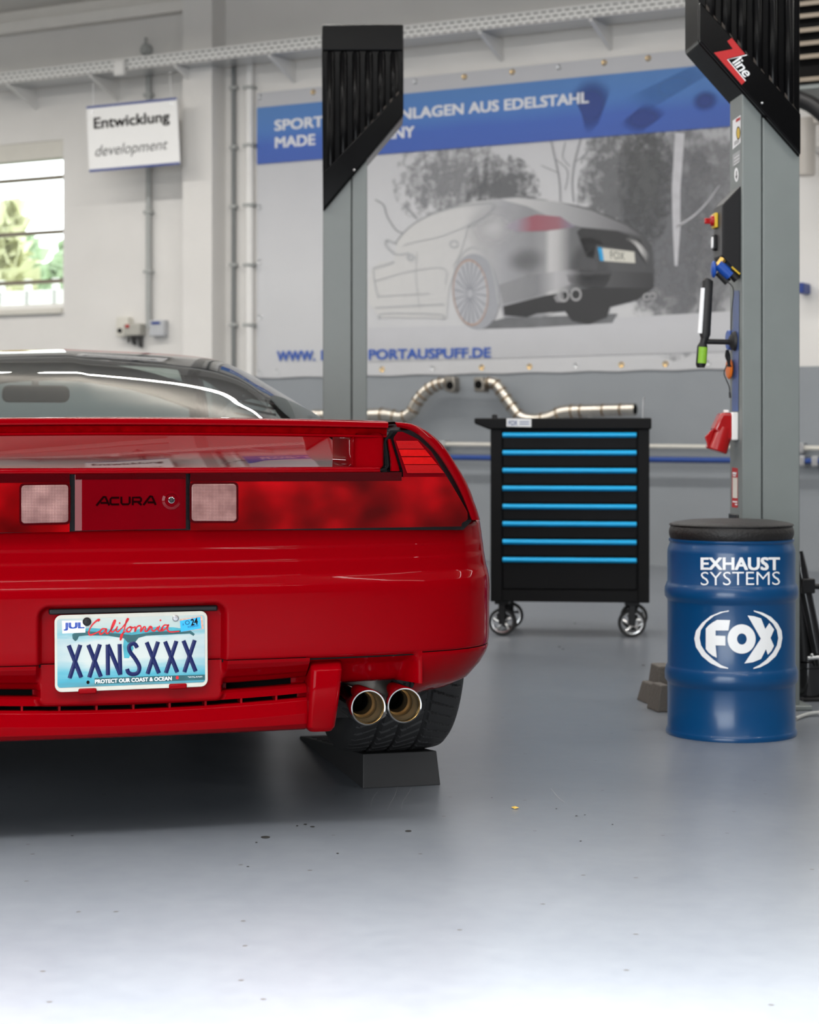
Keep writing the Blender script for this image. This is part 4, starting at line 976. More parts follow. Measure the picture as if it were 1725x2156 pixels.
Ink().text('FOX', [g(1071, 896), g(1090, 896), g(1090, 885), g(1071, 885)], bold=0.032).line([g(1094, 888), g(1115, 888)], 0.004).line([g(1094, 893), g(1115, 893)], 0.004).build('label_print', M['blue_strip'], lb, lambda x, z: (x, -0.0215, z))
def caster(x, y, turn):
    cr = bpy.data.objects.new('caster', None); C.objects.link(cr); cr.parent = cart; cr.location = (x, y, 0); cr.rotation_euler = (0, 0, turn)
    r = 0.058
    MB().lathe([(r * 0.78, -0.016), (r * 0.95, -0.017), (r, -0.011), (r, 0.011), (r * 0.95, 0.017), (r * 0.78, 0.016)], 40, 'y', (0, 0, r)).build('caster_tyre', M['rubber'], cr)
    m = MB().lathe([(r * 0.79, -0.012), (r * 0.79, -0.016), (r * 0.70, -0.015), (r * 0.70, 0.015), (r * 0.79, 0.016), (r * 0.79, 0.012)], 40, 'y', (0, 0, r))
    m.lathe([(0.0002, -0.018), (0.010, -0.018), (0.011, 0.018), (0.0002, 0.018)], 16, 'y', (0, 0, r))
    for k in range(5):
        a = 2 * math.pi * k / 5 + 0.3; m.tube([(0, 0, r), (r * 0.4 * math.cos(a + 0.25), 0, r + r * 0.4 * math.sin(a + 0.25)), (r * 0.74 * math.cos(a), 0, r + r * 0.74 * math.sin(a))], [0.005, 0.006, 0.007], 8)
    m.build('caster_rim', M['alu'], cr)
    m = MB().box(-0.014, -0.024, r - 0.01, 0.014, -0.019, zb - 0.012).box(-0.014, 0.019, r - 0.01, 0.014, 0.024, zb - 0.012).box(-0.03, -0.028, zb - 0.014, 0.03, 0.028, zb)
    m.build('caster_fork', M['black'], cr, bevel=0.003)
xr = tq(1331, 1315)[0]; xl = tq(1057, 1313)[0]
for x, y, t_ in ((xr, 0.055, 0.05), (xl, 0.055, -0.1), (xr + 0.01, 0.35, 0.1), (xl + 0.012, 0.35, 0.2)): caster(x, y, t_)
# hooked rod standing in the trolley top
hp = tq(1354, 880, 0.03); zt_ = tq(1356, 838, 0.03)[2]
o = MB().tube([(0, 0, -0.02), (0.002, 0, zt_ - hp[2] - 0.012), (0.004, 0, zt_ - hp[2]), (0.007, -0.003, zt_ - hp[2] - 0.002)], 0.0035, 8).build('hooked_rod', M['zinc'], None, loc=TF.world(*hp))
tag(o, 'thin upright steel rod with a hooked tip in the trolley top', 'rod')

# ------------------------------------------------------------------ lift columns
def lift_column(label, fr, xa, xs, xb, mir, depth, ztop, cover_px, band_px, header=None):
    root = thing('lift_column', label, 'lift column', fr=fr, group='lift columns')
    q = lambda x, y, d=0.0: fr.pt(x, y, d)
    xA, xS, xB = q(xa, 900)[0], q(xs, 900)[0], q(xb, 900)[0]
    MB().box(xA, 0, 0.012, xS - 0.0015, depth, ztop).build('column_sheet', M['post'], root, bevel=0.004)
    MB().box(xS + 0.0015, 0.001, 0.012, xB, depth, ztop).build('column_sheet', M['post'], root, bevel=0.004)
    MB().box(xA + 0.005, 0.008, 0.012, xB - 0.005, depth - 0.01, ztop - 0.01).build('column_core', M['soot'], root, smooth=0)
    MB().box(xA - 0.03, -0.03, 0, xB + 0.03, depth + 0.05, 0.014).build('base_plate', M['post'], root, bevel=0.003)
    cp_ = [q(x, y, -0.02)[::2] for x, y in cover_px]
    cov = MB().prism_y(cp_, -0.015, depth + 0.02).build('column_cover', M['cover'], root, smooth=0, bevel=0.008, seg=3)
    MB().prism_y([q(x, y, -0.03)[::2] for x, y in band_px], -0.034, -0.014).build('cover_band', M['cover'], cov, smooth=0, bevel=0.004, seg=3)
    # corrugated panel: upright rounded ribs cut by the band
    m = MB(); xs_ = [p[0] for p in cp_]; lo, hi = min(xs_) + 0.012, max(xs_) - 0.012
    bz = sorted([q(x, y, -0.03)[::2] for x, y in band_px], key=lambda p: p[0]); zlo = lambda x: interp(x, [min(p[0] for p in bz), max(p[0] for p in bz)], [sum(p[1] for p in bz[:2]) / 2, sum(p[1] for p in bz[2:]) / 2])
    zhi = (max(p[1] for p in cp_) - 0.10)
    nr = 6
    for k in range(nr):
        x = lo + (hi - lo) * (k + 0.5) / nr; m.tube([(x, -0.012, zlo(x)), (x, -0.016, zlo(x) + 0.02), (x, -0.016, zhi - 0.02), (x, -0.008, zhi)], [0.015, 0.016, 0.016, 0.008], 14)
    m.build('corrugated_panel', M['cover'], cov, smooth=60)
    m = MB(); ends = []
    for k in range(nr):
        x = lo + (hi - lo) * (k + 0.15) / nr; x2 = x + (hi - lo) / nr * 0.72; zz, z2 = zlo(x) + 0.052, zlo(x2) + 0.045
        m.add([(x, -0.030, zz + 0.022 * (1 if not mir else .6)), (x2, -0.030, z2 + 0.018), (x2, -0.030, zlo(x2)), (x, -0.030, zlo(x))], [(0, 1, 2, 3)]); 
    m.build('torn_edge', P('brown_edge', (0.03, 0.022, 0.016), 0.7), cov, smooth=0)
    if header:
        MB().prism_y([q(x, y, -0.03)[::2] for x, y in header], -0.030, -0.012).build('cover_head', M['cover'], cov, smooth=0, bevel=0.006, seg=3)
    return root, q, cov
RF = Frame(1.1015, 5.78, 0, R(5))
LF = Frame(-0.2507, 7.40, 0, R(1.0))
zT = 2.42
rpost, rq, rcov = lift_column('grey lift column behind the blue drum, with control box and stickers', RF, 1563, 1605.5, 1685, False, 0.147, zT, [(1472, -190), (1687, -190), (1687, 331), (1472, 88)], [(1474, 4), (1686, 240), (1686, 326), (1474, 86)])
lpost, lq, lcov = lift_column('grey lift column rising behind the red car, in front of the banner', LF, 680, 740.5, 773, True, 0.17, zT - 0.01, [(677, 50), (850, 50), (850, 244), (680, 446)], [(681, 363), (849, 188), (849, 243), (681, 441)], [(678, 52), (849, 52), (849, 106), (678, 106)])
for fr_, cv, x, y in ((RF, rcov, 1605, 217), (LF, lcov, 746, 358)):
    c = fr_.pt(x, y, -0.035); MB().sphere(c, 0.0045, 12, 8).build('cover_screw', M['zinc'], cv)
# red Z mark and slanting word on the right cover band
zq = lambda x, y: (1430 + x / 5.39, y / 5.39)
bf = lambda d: (lambda x, y: RF.pt(x, y, d))
Ink().poly([zq(*p) for p in [(600, 430), (752, 615), (548, 668), (757, 918), (712, 962), (397, 597), (612, 556), (548, 467)]]).build('z_mark', M['red_ink'], rcov, bf(-0.0350))
Ink().line([zq(*p) for p in [(770, 624), (552, 676), (757, 918)]], 2.2).text('line', [zq(602, 712), zq(742, 882), zq(856, 832), zq(702, 640)], bold=0.01, space=0.92).build('z_lettering', M['vinyl'], rcov, bf(-0.0354))
# fittings on the column's narrow left face
XF = rq(1563, 900)[0]
sf = lambda dx: (lambda x, y: RF.ptx(x, y, XF - dx))
def side_mark(name, pts, mat, dx=0.0006): return Ink().poly(pts).build(name, mat, rpost, sf(dx))
st = side_mark('instruction_label', [(1543, 315), (1560, 300), (1560, 242), (1543, 254)], M['vinyl'])
Ink().ell(1555, 280, 4.5, 14).build('label_dot', M['ink'], st, sf(0.0010)); Ink().ell(1555, 280, 3.4, 11.5).build('label_dot', M['yellow'], st, sf(0.0014))
Ink().poly([(1550, 258), (1559, 252), (1559, 246), (1550, 251)]).build('label_heading', M['red_ink'], st, sf(0.0010))
for k in range(3): Ink().line([(1546, 306 - k * 3), (1557, 298 - k * 3)], 1.0).build('label_line', M['grey_ink'], st, sf(0.0010))
st = side_mark('type_label', [(1543, 352), (1559, 340), (1559, 315), (1543, 326)], P('label_grey', (0.34, 0.35, 0.36), 0.5))
for k in range(3): Ink().line([(1546, 348 - k * 7), (1557, 340 - k * 7)], 1.2).build('label_line', M['vinyl'], st, sf(0.0010))
st = Ink().ell(1551, 368, 4.6, 15).build('arrow_disc', M['vinyl'], rpost, sf(0.0006)); Ink().line([(1551, 360), (1551, 372)], 1.6).poly([(1548.8, 371), (1553.2, 369), (1551, 378)]).build('arrow_mark', M['grey_ink'], st, sf(0.0010))
st = side_mark('red_label', [(1541.5, 1068), (1554, 1069), (1554, 986), (1541.5, 984)], M['red_ink'])
Ink().poly([(1543, 1048), (1553, 1049), (1553, 1006), (1543, 1005)]).build('label_window', M['offwhite'], st, sf(0.0010))
Ink().line([(1543, 996), (1551, 997)], 5).line([(1543.5, 1001.5), (1550, 1002)], 2.4).line([(1543, 1056), (1553, 1057)], 3).line([(1548, 1062), (1553, 1062.5)], 3).build('label_lettering', M['vinyl'], st, sf(0.0010))
# control box
yb0, yb1 = 0.015, 0.125
zc = [RF.pt(1563, y, 0.03)[2] for y in (392, 432, 541, 582)]
box = MB().prism_y([(XF, zc[0]), (XF - 0.056, zc[1]), (XF - 0.056, zc[2]), (XF, zc[3])], yb0, yb1).build('control_box', M['black'], rpost, bevel=0.003)
MB().box(XF - 0.0575, yb0 + 0.006, zc[2] + 0.004, XF - 0.0555, yb1 - 0.004, zc[1] - 0.004).build('switch_panel', P('panel_grey', (0.06, 0.06, 0.062), 0.5), box)
c = RF.ptx(1509, 465, XF - 0.058)
sw = MB().box(c[0] - 0.010, c[1] - 0.024, c[2] - 0.023, c[0], c[1] + 0.024, c[2] + 0.023).build('main_switch', M['yellow'], box, bevel=0.003)
MB().lathe([(0.017, 0), (0.016, -0.010), (0.0003, -0.011)], 24, 'x', (c[0] - 0.010, c[1], c[2])).box(c[0] - 0.038, c[1] - 0.006, c[2] - 0.010, c[0] - 0.016, c[1] + 0.006, c[2] + 0.008).build('switch_knob', M['socket_red'], sw, bevel=0.003)
c = RF.ptx(1508, 511, XF - 0.058)
MB().prism_x([(c[1] + a, c[2] + b_) for a, b_ in rrect(-0.016, -0.025, 0.016, 0.025, 0.01)], c[0] - 0.010, c[0]).build('push_button', M['black'], box, bevel=0.002)
MB().prism_x([(c[1] + a, c[2] + b_) for a, b_ in rrect(-0.009, -0.018, 0.009, 0.018, 0.007)], c[0] - 0.014, c[0] - 0.009).build('push_button', M['vinyl'], box, bevel=0.002)['label'] = 'white push button face'
# blue scale strip
side_mark('blue_scale_strip', [(1541.5, 866), (1555, 866), (1557, 612), (1544, 612)], M['blue_strip'], 0.0015)
MB().box(XF - 0.006, RF.ptx(1556, 1090, XF)[1], RF.pt(1545, 1096, .05)[2] - 0.03, XF, RF.ptx(1538, 1090, XF)[1], RF.pt(1545, 1083, .05)[2]).build('foot_cover', M['black'], rpost, bevel=0.003)

# work lamp on its magnet arm, plugs, cord, orange disc, red socket on the same face
YM = 0.075
lampf = lambda x, y, d=YM: RF.pt(x, y, d)
def hung(name, label, cat, px, py, d=YM):
    at_ = RF.pt(px, py, d); o = thing(name, label, cat, loc=RF.world(*at_), rotz=RF.rot); return o, (lambda x, y, dd=d: tuple(a - b_ for a, b_ in zip(RF.pt(x, y, dd), at_)))
wl_, g = hung('work_lamp', 'black inspection lamp with lime green grip on a magnet arm at the lift column', 'work lamp', 1546, 720)
MB().tube([g(1493, 588), g(1491, 592), g(1485, 705), g(1484, 712)], [0.012, 0.0165, 0.0165, 0.013], 20).build('lamp_body', M['rubber'], wl_)
m = MB(); a, b_ = g(1481, 607), g(1474, 702)
m.tube([(a[0] - 0.0, a[1] - 0.004, a[2]), (b_[0], b_[1] - 0.004, b_[2])], 0.0085, 12).build('lamp_lens', M['vinyl'], wl_)
MB().tube([g(1484, 712), g(1481, 724)], 0.012, 16).build('swivel_joint', M['black'], wl_)
gr = MB().tube([g(1481, 724), g(1479, 730), g(1476, 768), g(1476, 774)], [0.013, 0.016, 0.0155, 0.012], 20).build('lamp_handle', M['black'], wl_)
MB().tube([g(1480.5, 731, YM - 0.005), g(1478, 765, YM - 0.005)], 0.0148, 16).build('handle_grip', M['lime'], gr)
MB().tube([g(1484, 719), g(1536, 720)], 0.0085, 14).build('lamp_arm', M['black'], wl_)
c = g(1538, 718); e = (XF - RF.pt(1546, 720, YM)[0])
MB().lathe([(0.012, -0.018), (0.028, -0.008), (0.031, 0.0)], 28, 'x', (e - 0.003, 0, g(1546, 718)[2]), caps=True).build('magnet_foot', M['rubber'], wl_)
pg, g = hung('adapter_plug', 'blue power plug with brass end cap below the control box', 'plug', 1520, 565, 0.03)
MB().tube([g(1512, 556), g(1538, 580)], 0.017, 18).build('plug_body', M['plug_blue'], pg)
MB().tube([g(1513, 562), g(1524, 546)], 0.0125, 18).build('brass_cap', M['brass'], pg)
m = MB().sphere(g(1503, 567), 0.020, 16, 10, (0.4, 1, 1.3)); m.build('plug_lid', M['plug_blue'], pg)
MB().tube([g(1536, 569), g(1553, 588)], 0.014, 14).build('plug_neck', M['black'], pg)
MB().tube([g(1541, 562, 0.012), g(1558, 577, 0.012)], 0.003, 8).build('yellow_tab', M['yellow'], pg)
ch, g = hung('charger_plug', 'black charger plug with a thin cord hanging beside the lift column', 'charger', 1520, 580, 0.045)
MB().tube([g(1512, 572), g(1533, 594)], 0.0125, 14).build('charger_body', M['rubber'], ch)
MB().tube(smooth_path([g(1533, 594), g(1543, 604), g(1545, 618), g(1542, 650), g(1540, 690), g(1541, 705)], 6), 0.0016, 8).build('charger_cord', M['black'], ch)
cd, g = hung('bundled_cord', 'bundled black cord hanging under the work lamp magnet', 'cord', 1534, 735, 0.055)
m = MB(); rnd = random.Random(3)
for k in range(6):
    a = rnd.uniform(-4, 4); b_ = rnd.uniform(-4, 4); m.tube(smooth_path([g(1532 + a * .4, 737), g(1533 + a, 752, 0.055 + 0.004 * (k % 3)), g(1537 + b_, 772, 0.055 + .003 * (k % 2))], 5), 0.0028, 7)
m.build('cord_bundle', M['black'], cd)
MB().tube(smooth_path([g(1531, 768), g(1525, 785), g(1530, 800), g(1536, 815), g(1537, 830)], 6), 0.0018, 8).build('cord_tail', M['black'], cd)
MB().tube([g(1537, 826), g(1538, 838)], 0.0035, 8).build('cord_plug', M['black'], cd)
od, g = hung('orange_disc', 'orange round disc hanging behind the bundled cord on the lift column', 'disc', 1536, 775, 0.11)
MB().lathe([(0.0003, -0.006), (0.028, -0.005), (0.033, 0.0), (0.028, 0.005), (0.0003, 0.006)], 32, 'x', (0.0, 0, -0.002)).build('disc_body', M['orange'], od)
bd, g = hung('blue_magnet', 'blue round magnet half hidden behind the lamp arm foot', 'magnet', 1541, 716, 0.125)
MB().lathe([(0.0003, -0.012), (0.03, -0.011), (0.032, 0.0), (0.0003, 0.004)], 28, 'x', (-0.002, 0, 0)).build('magnet_body', M['plug_blue'], bd)
so, g = hung('power_socket', 'red industrial power socket on white base at the lift column', 'power socket', 1550, 898, 0.07)
bx = XF - RF.pt(1550, 898, 0.07)[0]
za, zb_ = g(1550, 927)[2], g(1550, 868)[2]
MB().box(bx - 0.022, -0.03, za, bx + 0.0, 0.03, zb_).build('socket_base', M['white'], so, bevel=0.004)
m = MB(); q_ = [g(x, y)[::2] for x, y in ((1515, 869), (1544, 869), (1545, 926), (1530, 927), (1498, 906))]
m.prism_y(q_, -0.028, 0.028); m.build('socket_shroud', M['socket_red'], so, bevel=0.009, seg=3)
a, b_ = Vector(g(1524, 900)), Vector(g(1508, 950)); MB().tube([a, a.lerp(b_, 0.3), a.lerp(b_, 0.95), b_], [0.030, 0.032, 0.034, 0.031], 28).build('socket_barrel', M['socket_red'], so)
MB().hexa([g(1498, 905, 0.05), g(1505, 905, 0.05), g(1505, 905, 0.09), g(1498, 905, 0.09), g(1484, 920, 0.05), g(1492, 944, 0.05), g(1492, 944, 0.09), g(1484, 920, 0.09)]).build('flap_lid', M['socket_red'], so, bevel=0.003)
MB().box(*g(1526, 870, 0.06), *[a + b_ for a, b_ in zip(g(1536, 863, 0.06), (0, 0.02, 0))]).build('cable_gland', M['white'], so, bevel=0.003)

# things on the floor around the drum
def floor_at(px, py): Y = CAMH * FPX / (py - HY); return ((px - CX) / FPX * Y, Y)
def block(px, py, w_, d_, h, rot, label, taper=0.8):
    x, y = floor_at(px, py)
    m = MB().hexa([(-w_ / 2, 0, 0), (w_ / 2, 0, 0), (w_ / 2, d_, 0), (-w_ / 2, d_, 0), (-w_ / 2 * taper + 0.012, 0.01, h), (w_ / 2 * taper + 0.012, 0.01, h), (w_ / 2 * taper + 0.012, d_ - 0.01, h), (-w_ / 2 * taper + 0.012, d_ - 0.01, h)])
    o = m.build('rubber_block', M['block'], None, smooth=0, bevel=0.004, loc=(x, y, 0), rotz=R(rot)); return tag(o, label, 'rubber block', 'rubber blocks beside the drum')
block(1372, 1482, 0.030, 0.10, 0.062, 12, 'brownish rubber block left of the blue drum, leftmost of three')
block(1396, 1500, 0.036, 0.10, 0.080, 12, 'brownish rubber block touching the blue drum\'s left side in front')
block(1398, 1478, 0.050, 0.12, 0.110, 8, 'taller dark rubber block behind the two small ones left of the drum', 0.95)
xj, yj = 1.235, 5.95
JF = Frame(xj, yj, 0, R(8))
jk = thing('hydraulic_jack', 'black hydraulic jack at the right edge beside the blue drum', 'jack', fr=JF)
g = lambda x, y, d=0.0: JF.pt(x, y, d)
MB().lathe([(0.0003, 0.01), (0.047, 0.01), (0.050, 0.02), (0.050, 0.10), (0.056, 0.105), (0.056, 0.12), (0.052, 0.125), (0.052, 0.19), (0.045, 0.20), (0.0003, 0.2)], 36, 'z', (0.035, 0.06, 0)).build('pump_body', M['gloss_black'], jk)
MB().tube([g(1683, 1160), g(1686, 1200), g(1727, 1400)], [0.012, 0.022, 0.020], 14).build('pump_handle', M['gloss_black'], jk)
MB().tube([g(1680, 1190, 0.03), g(1694, 1390, 0.03)], 0.026, 14).build('jack_frame', M['black'], jk)
MB().box(*[min(a, b_) for a, b_ in zip(g(1690, 1250, -0.03), g(1706, 1216, -0.01))], *[max(a, b_) for a, b_ in zip(g(1690, 1250, -0.03), g(1706, 1216, 0.02))]).build('clamp_block', M['black'], jk, bevel=0.004)
MB().tube([g(1704, 1234), g(1745, 1236)], 0.009, 12).build('cross_rod', M['black'], jk)
MB().tube([g(1702, 1386, -0.04), g(1730, 1384, -0.04)], 0.006, 10).build('silver_fitting', M['zinc'], jk)
MB().sphere(g(1710, 1379, -0.045), 0.005, 12, 8).build('valve_knob', M['zinc'], jk)
MB().box(0.0, 0.0, 0, 0.2, 0.16, 0.012).build('jack_base', M['black'], jk, bevel=0.003)
xh, yh = floor_at(1676, 1518)
o = MB().tube(smooth_path([(0, 0, 0.006), (0.02, 0.04, 0.006), (0.06, 0.09, 0.008), (0.12, 0.10, 0.012)], 6), 0.006, 10).build('floor_cable', M['grey_pipe'], None, loc=(xh, yh, 0)); tag(o, 'grey cable lying on the floor right of the blue drum', 'cable')
# small leaf
ff = lambda z: (lambda px, py: tuple(WF.loc(*floor_at(px, py), 0)[:2]) + (z,))
st = Ink()
for x, y, a, b_ in ((559, 1763, 10, 2.6), (626, 1739, 2.5, 1.2), (643, 1736, 4, 1.3), (658, 1741, 5, 1.4), (860, 1750, 7, 1.8), (540, 1774, 2.5, 1), (152, 1760, 3, 1), (711, 1797, 3, 1), (522, 1825, 3, 0.9), (1355, 1401, 4, 1.2), (1178, 1362, 3, 1.2), (1186, 1367, 3, 1), (1211, 1313, 3, 1), (1214, 1718, 2.5, 1), (1232, 1716, 2, 0.8), (1290, 1736, 2, 0.8), (1172, 1703, 2, 0.8), (1223, 1771, 2.5, 0.9), (1036, 1680, 2, 0.7)):
    st.ell(x, y, a, b_, n=14)
st.build('floor_stains', P('oil_stain', (0.035, 0.034, 0.032), 0.4, spec=0.3), floor_o, ff(0.0006))
st = Ink()
for l_ in ([(838, 1655), (832, 1675), (822, 1692), (816, 1706)], [(868, 1658), (858, 1674), (848, 1690), (846, 1704)], [(795, 1668), (784, 1684), (781, 1700)], [(1160, 1660), (1176, 1680), (1190, 1690)]):
    st.line(l_, 0.9, smooth=5)
st.build('floor_scratches', P('scratch_pale', (0.36, 0.37, 0.39), 0.5), floor_o, ff(0.0008))
xl_, yl_ = floor_at(1085, 1703)
m = MB().add([(-0.009, 0.003, 0.0035), (-0.002, -0.005, 0.001), (0.009, -0.002, 0.003), (0.006, 0.007, 0.0015), (-0.003, 0.008, 0.004), (0, 0.001, 0.006)], [(0, 1, 5), (1, 2, 5), (2, 3, 5), (3, 4, 5), (4, 0, 5)])
o = m.build('dry_leaf', M['leaf'], None, smooth=0, loc=(xl_, yl_, 0)); tag(o, 'small yellow scrap of leaf lying alone on the open floor', 'leaf')

# ------------------------------------------------------------------ on the long wall
# hanging sign
sgn, at_ = wallthing('hanging_sign', 'white hanging sign with blue edges reading Entwicklung and development', 'sign', wp(280, 290, -0.36))
sf_ = lambda d: (lambda x, y: tuple(a - b_ for a, b_ in zip(wp(x, y, -0.36 - d), at_)))
bd_ = [(182, 223.5), (372, 205), (379, 346), (188, 362.5)]
pts = [sf_(0)(*p) for p in bd_]
m = MB().add(pts + [(p[0], p[1] + 0.008, p[2]) for p in pts], [(0, 1, 2, 3), (7, 6, 5, 4), (0, 4, 5, 1), (1, 5, 6, 2), (2, 6, 7, 3), (3, 7, 4, 0)]); m.build('sign_board', M['sign'], sgn, smooth=0)
Ink().poly([(182, 224), (372, 205), (372.2, 210), (182.2, 229)]).poly([(187.7, 357.5), (378.8, 341), (379, 346), (188, 362.5)]).build('sign_stripe', M['sign_blue'], sgn, sf_(0.001))
Ink().text('Entwicklung', [(198, 279), (358, 263.5), (357, 233), (197, 248)], bold=0.026).build('sign_lettering', M['ink'], sgn, sf_(0.0015))
Ink().text('development', [(201, 337), (354, 321), (353, 292), (200, 307)], shear=0.3).build('sign_lettering', M['grey_ink'], sgn, sf_(0.0015))
for a, b_ in (((195, 224), (197, 165)), ((360, 207), (358, 150))):
    MB().tube([sf_(0)(*a), sf_(0)(*b_)], 0.0025, 6).build('hanging_wire', M['zinc'], sgn)
for x, y in ((194, 236), (360, 219)): Ink().ell(x, y, 3, 3, n=14).build('sign_eyelet', M['zinc'], sgn, sf_(0.002))
# cable tray with brackets
tray, at_ = wallthing('cable_tray', 'white perforated cable tray running along the wall under the ceiling', 'cable tray', wp(700, 90, 0))
dT = -0.36
z0, z1 = wp(860, 79, dT)[2], wp(860, 55, dT)[2]
sL, sR = wp(-60, 200, dT)[0], wp(1790, 0, dT)[0]
def tray_mat():
    m, nt, b, n, l = nodes('perforated_white')
    tc = n.new('ShaderNodeTexCoord'); mp = n.new('ShaderNodeMapping'); mp.inputs['Scale'].default_value = (1, 1, 1); mp.inputs['Rotation'].default_value = (R(90), 0, 0)
    bt = n.new('ShaderNodeTexBrick'); bt.inputs['Scale'].default_value = 1.0; bt.inputs['Brick Width'].default_value = 0.055; bt.inputs['Row Height'].default_value = 0.030; bt.inputs['Mortar Size'].default_value = 0.010; bt.offset = 0.5
    bt.inputs['Color1'].default_value = (0.16, 0.16, 0.16, 1); bt.inputs['Color2'].default_value = (0.2, 0.2, 0.2, 1); bt.inputs['Mortar'].default_value = (0.70, 0.70, 0.68, 1)
    l.new(tc.outputs['Object'], mp.inputs[0]); l.new(mp.outputs[0], bt.inputs['Vector']); l.new(bt.outputs['Color'], b.inputs['Base Color']); b.inputs['Roughness'].default_value = 0.45
    return m
shifted(MB().box(sL, dT, z0, sR, dT + 0.004, z1), at_).build('tray_front', tray_mat(), tray, smooth=0)
shifted(MB().box(sL, dT - 0.006, z1, sR, dT + 0.014, z1 + 0.006).box(sL, dT - 0.004, z0 - 0.004, sR, dT + 0.012, z0).box(sL, -0.10, z0, sR, -0.096, z1), at_).build('tray_rim', M['white'], tray, smooth=0)
shifted(MB().box(sL, dT + 0.006, z0 - 0.002, sR, -0.098, z0 + 0.002), at_).build('tray_bottom', M['zinc'], tray, smooth=0)
for bx_ in (42, 215, 393, 590, 810, 1030, 1262, 1500):
    s_ = wp(bx_, 100, -0.2)[0]
    shifted(MB().prism_x([(0, z0 - 0.004), (-0.34, z0 - 0.004), (-0.34, z0 - 0.02), (0.0, z0 - 0.15)], s_ - 0.012, s_ + 0.012), at_).build('tray_bracket', M['white'], tray, smooth=0)
# small box on the tray and round fitting on the wall above
p = wp(253, 142, dT - 0.02)
bx_, a2 = wallthing('junction_box', 'small white junction box clipped onto the cable tray above the hanging sign', 'junction box', p)
MB().box(-0.045, -0.02, -0.06, 0.045, 0.012, 0.05).build('box_body', M['white'], bx_, bevel=0.006); MB().box(-0.04, -0.024, -0.055, 0.04, -0.018, 0.045).build('box_lid', M['white'], bx_, bevel=0.004)
p = wp(312, 106, 0)
sn, a2 = wallthing('round_fitting', 'grey round cable fitting on the wall above the cable tray', 'fitting', p)
MB().lathe([(0.045, 0.0), (0.045, -0.04), (0.03, -0.06), (0.0003, -0.06)], 24, 'y').build('fitting_body', M['grey_pipe'], sn); MB().tube([(0, -0.03, 0.03), (0, -0.03, 0.09)], 0.01, 10).build('fitting_stem', M['grey_pipe'], sn)
# vertical conduits
def conduit(pxa, ya, yb, r, mat, label, clips, d=-0.03):
    a, b_ = wp(pxa, ya, d), wp(pxa, yb, d); rt, at2 = wallthing('conduit', label, 'conduit', (a[0], 0, b_[2]), 'vertical pipes on the wall')
    MB().tube([(0, d, 0), (0, d, a[2] - b_[2])], r, 14).build('conduit_pipe', mat, rt)
    for y in clips:
        z = wp(pxa, y, d)[2] - b_[2]; MB().box(-r - 0.012, d - r - 0.004, z - 0.012, r + 0.012, 0, z + 0.012).build('conduit_clip', M['grey_pipe'], rt, bevel=0.003)
conduit(313, 130, 690, 0.022, M['grey_pipe'], 'grey conduit running down behind the hanging sign to the wall boxes', (200, 447, 572))
conduit(492, 130, 800, 0.016, M['dark_pipe'], 'thin dark grey conduit between pilaster and white pipe', (185, 310, 435, 558, 684))
conduit(526, 130, 800, 0.030, M['white'], 'white pipe running down beside the banner edge', (185, 306, 432, 558, 684))
conduit(462, 0, 120, 0.014, M['grey_pipe'], 'short grey conduit above the cable tray beside the pilaster', (30, 90))
# wall boxes
p = wp(268, 688, 0)
wb, a2 = wallthing('switch_box', 'grey-beige double switch box with a red button on the wall', 'switch box', p)
q = lambda x, y: (wp(x, y, 0)[0] - p[0], wp(x, y, 0)[2] - p[2])
MB().box(q(256, 710)[0], -0.07, q(256, 710)[1], q(281, 668)[0], 0, q(281, 668)[1]).build('box_upper', M['offwhite'], wb, bevel=0.006)
MB().box(q(274, 708)[0], -0.085, q(274, 708)[1], q(308, 682)[0], 0, q(308, 682)[1]).build('box_lower', P('box_grey', (0.40, 0.39, 0.35), 0.5), wb, bevel=0.006)
c = q(283, 688); MB().box(c[0] - 0.014, -0.095, c[1] - 0.012, c[0] + 0.014, -0.08, c[1] + 0.012).build('red_button', M['red_ink'], wb, bevel=0.003)
c = q(265, 697); MB().lathe([(0.018, 0), (0.016, -0.015), (0.0003, -0.015)], 20, 'y', (c[0], -0.07, c[1])).build('rotary_knob', M['black'], wb)
for k in range(5):
    c = q(276 + k * 7, 708); MB().tube([(c[0], -0.03, c[1]), (c[0] + 0.01 * (k % 2), -0.03, c[1] - 0.05 - 0.01 * k % 3)], 0.008, 8).build('cable_end', M['black'], wb)
p = wp(340, 692, 0); q = lambda x, y: (wp(x, y, 0)[0] - p[0], wp(x, y, 0)[2] - p[2])
tb, a2 = wallthing('wall_thermostat', 'light grey wall box with dark blue display right of the conduit', 'wall box', p)
MB().box(q(324, 709)[0], -0.06, q(324, 709)[1], q(355, 674)[0], 0, q(355, 674)[1]).build('box_body', P('box_light', (0.45, 0.46, 0.48), 0.5), tb, bevel=0.006)
MB().box(q(329, 684)[0], -0.064, q(329, 684)[1], q(347, 678)[0], -0.058, q(347, 678)[1]).build('display', M['sign_blue'], tb)
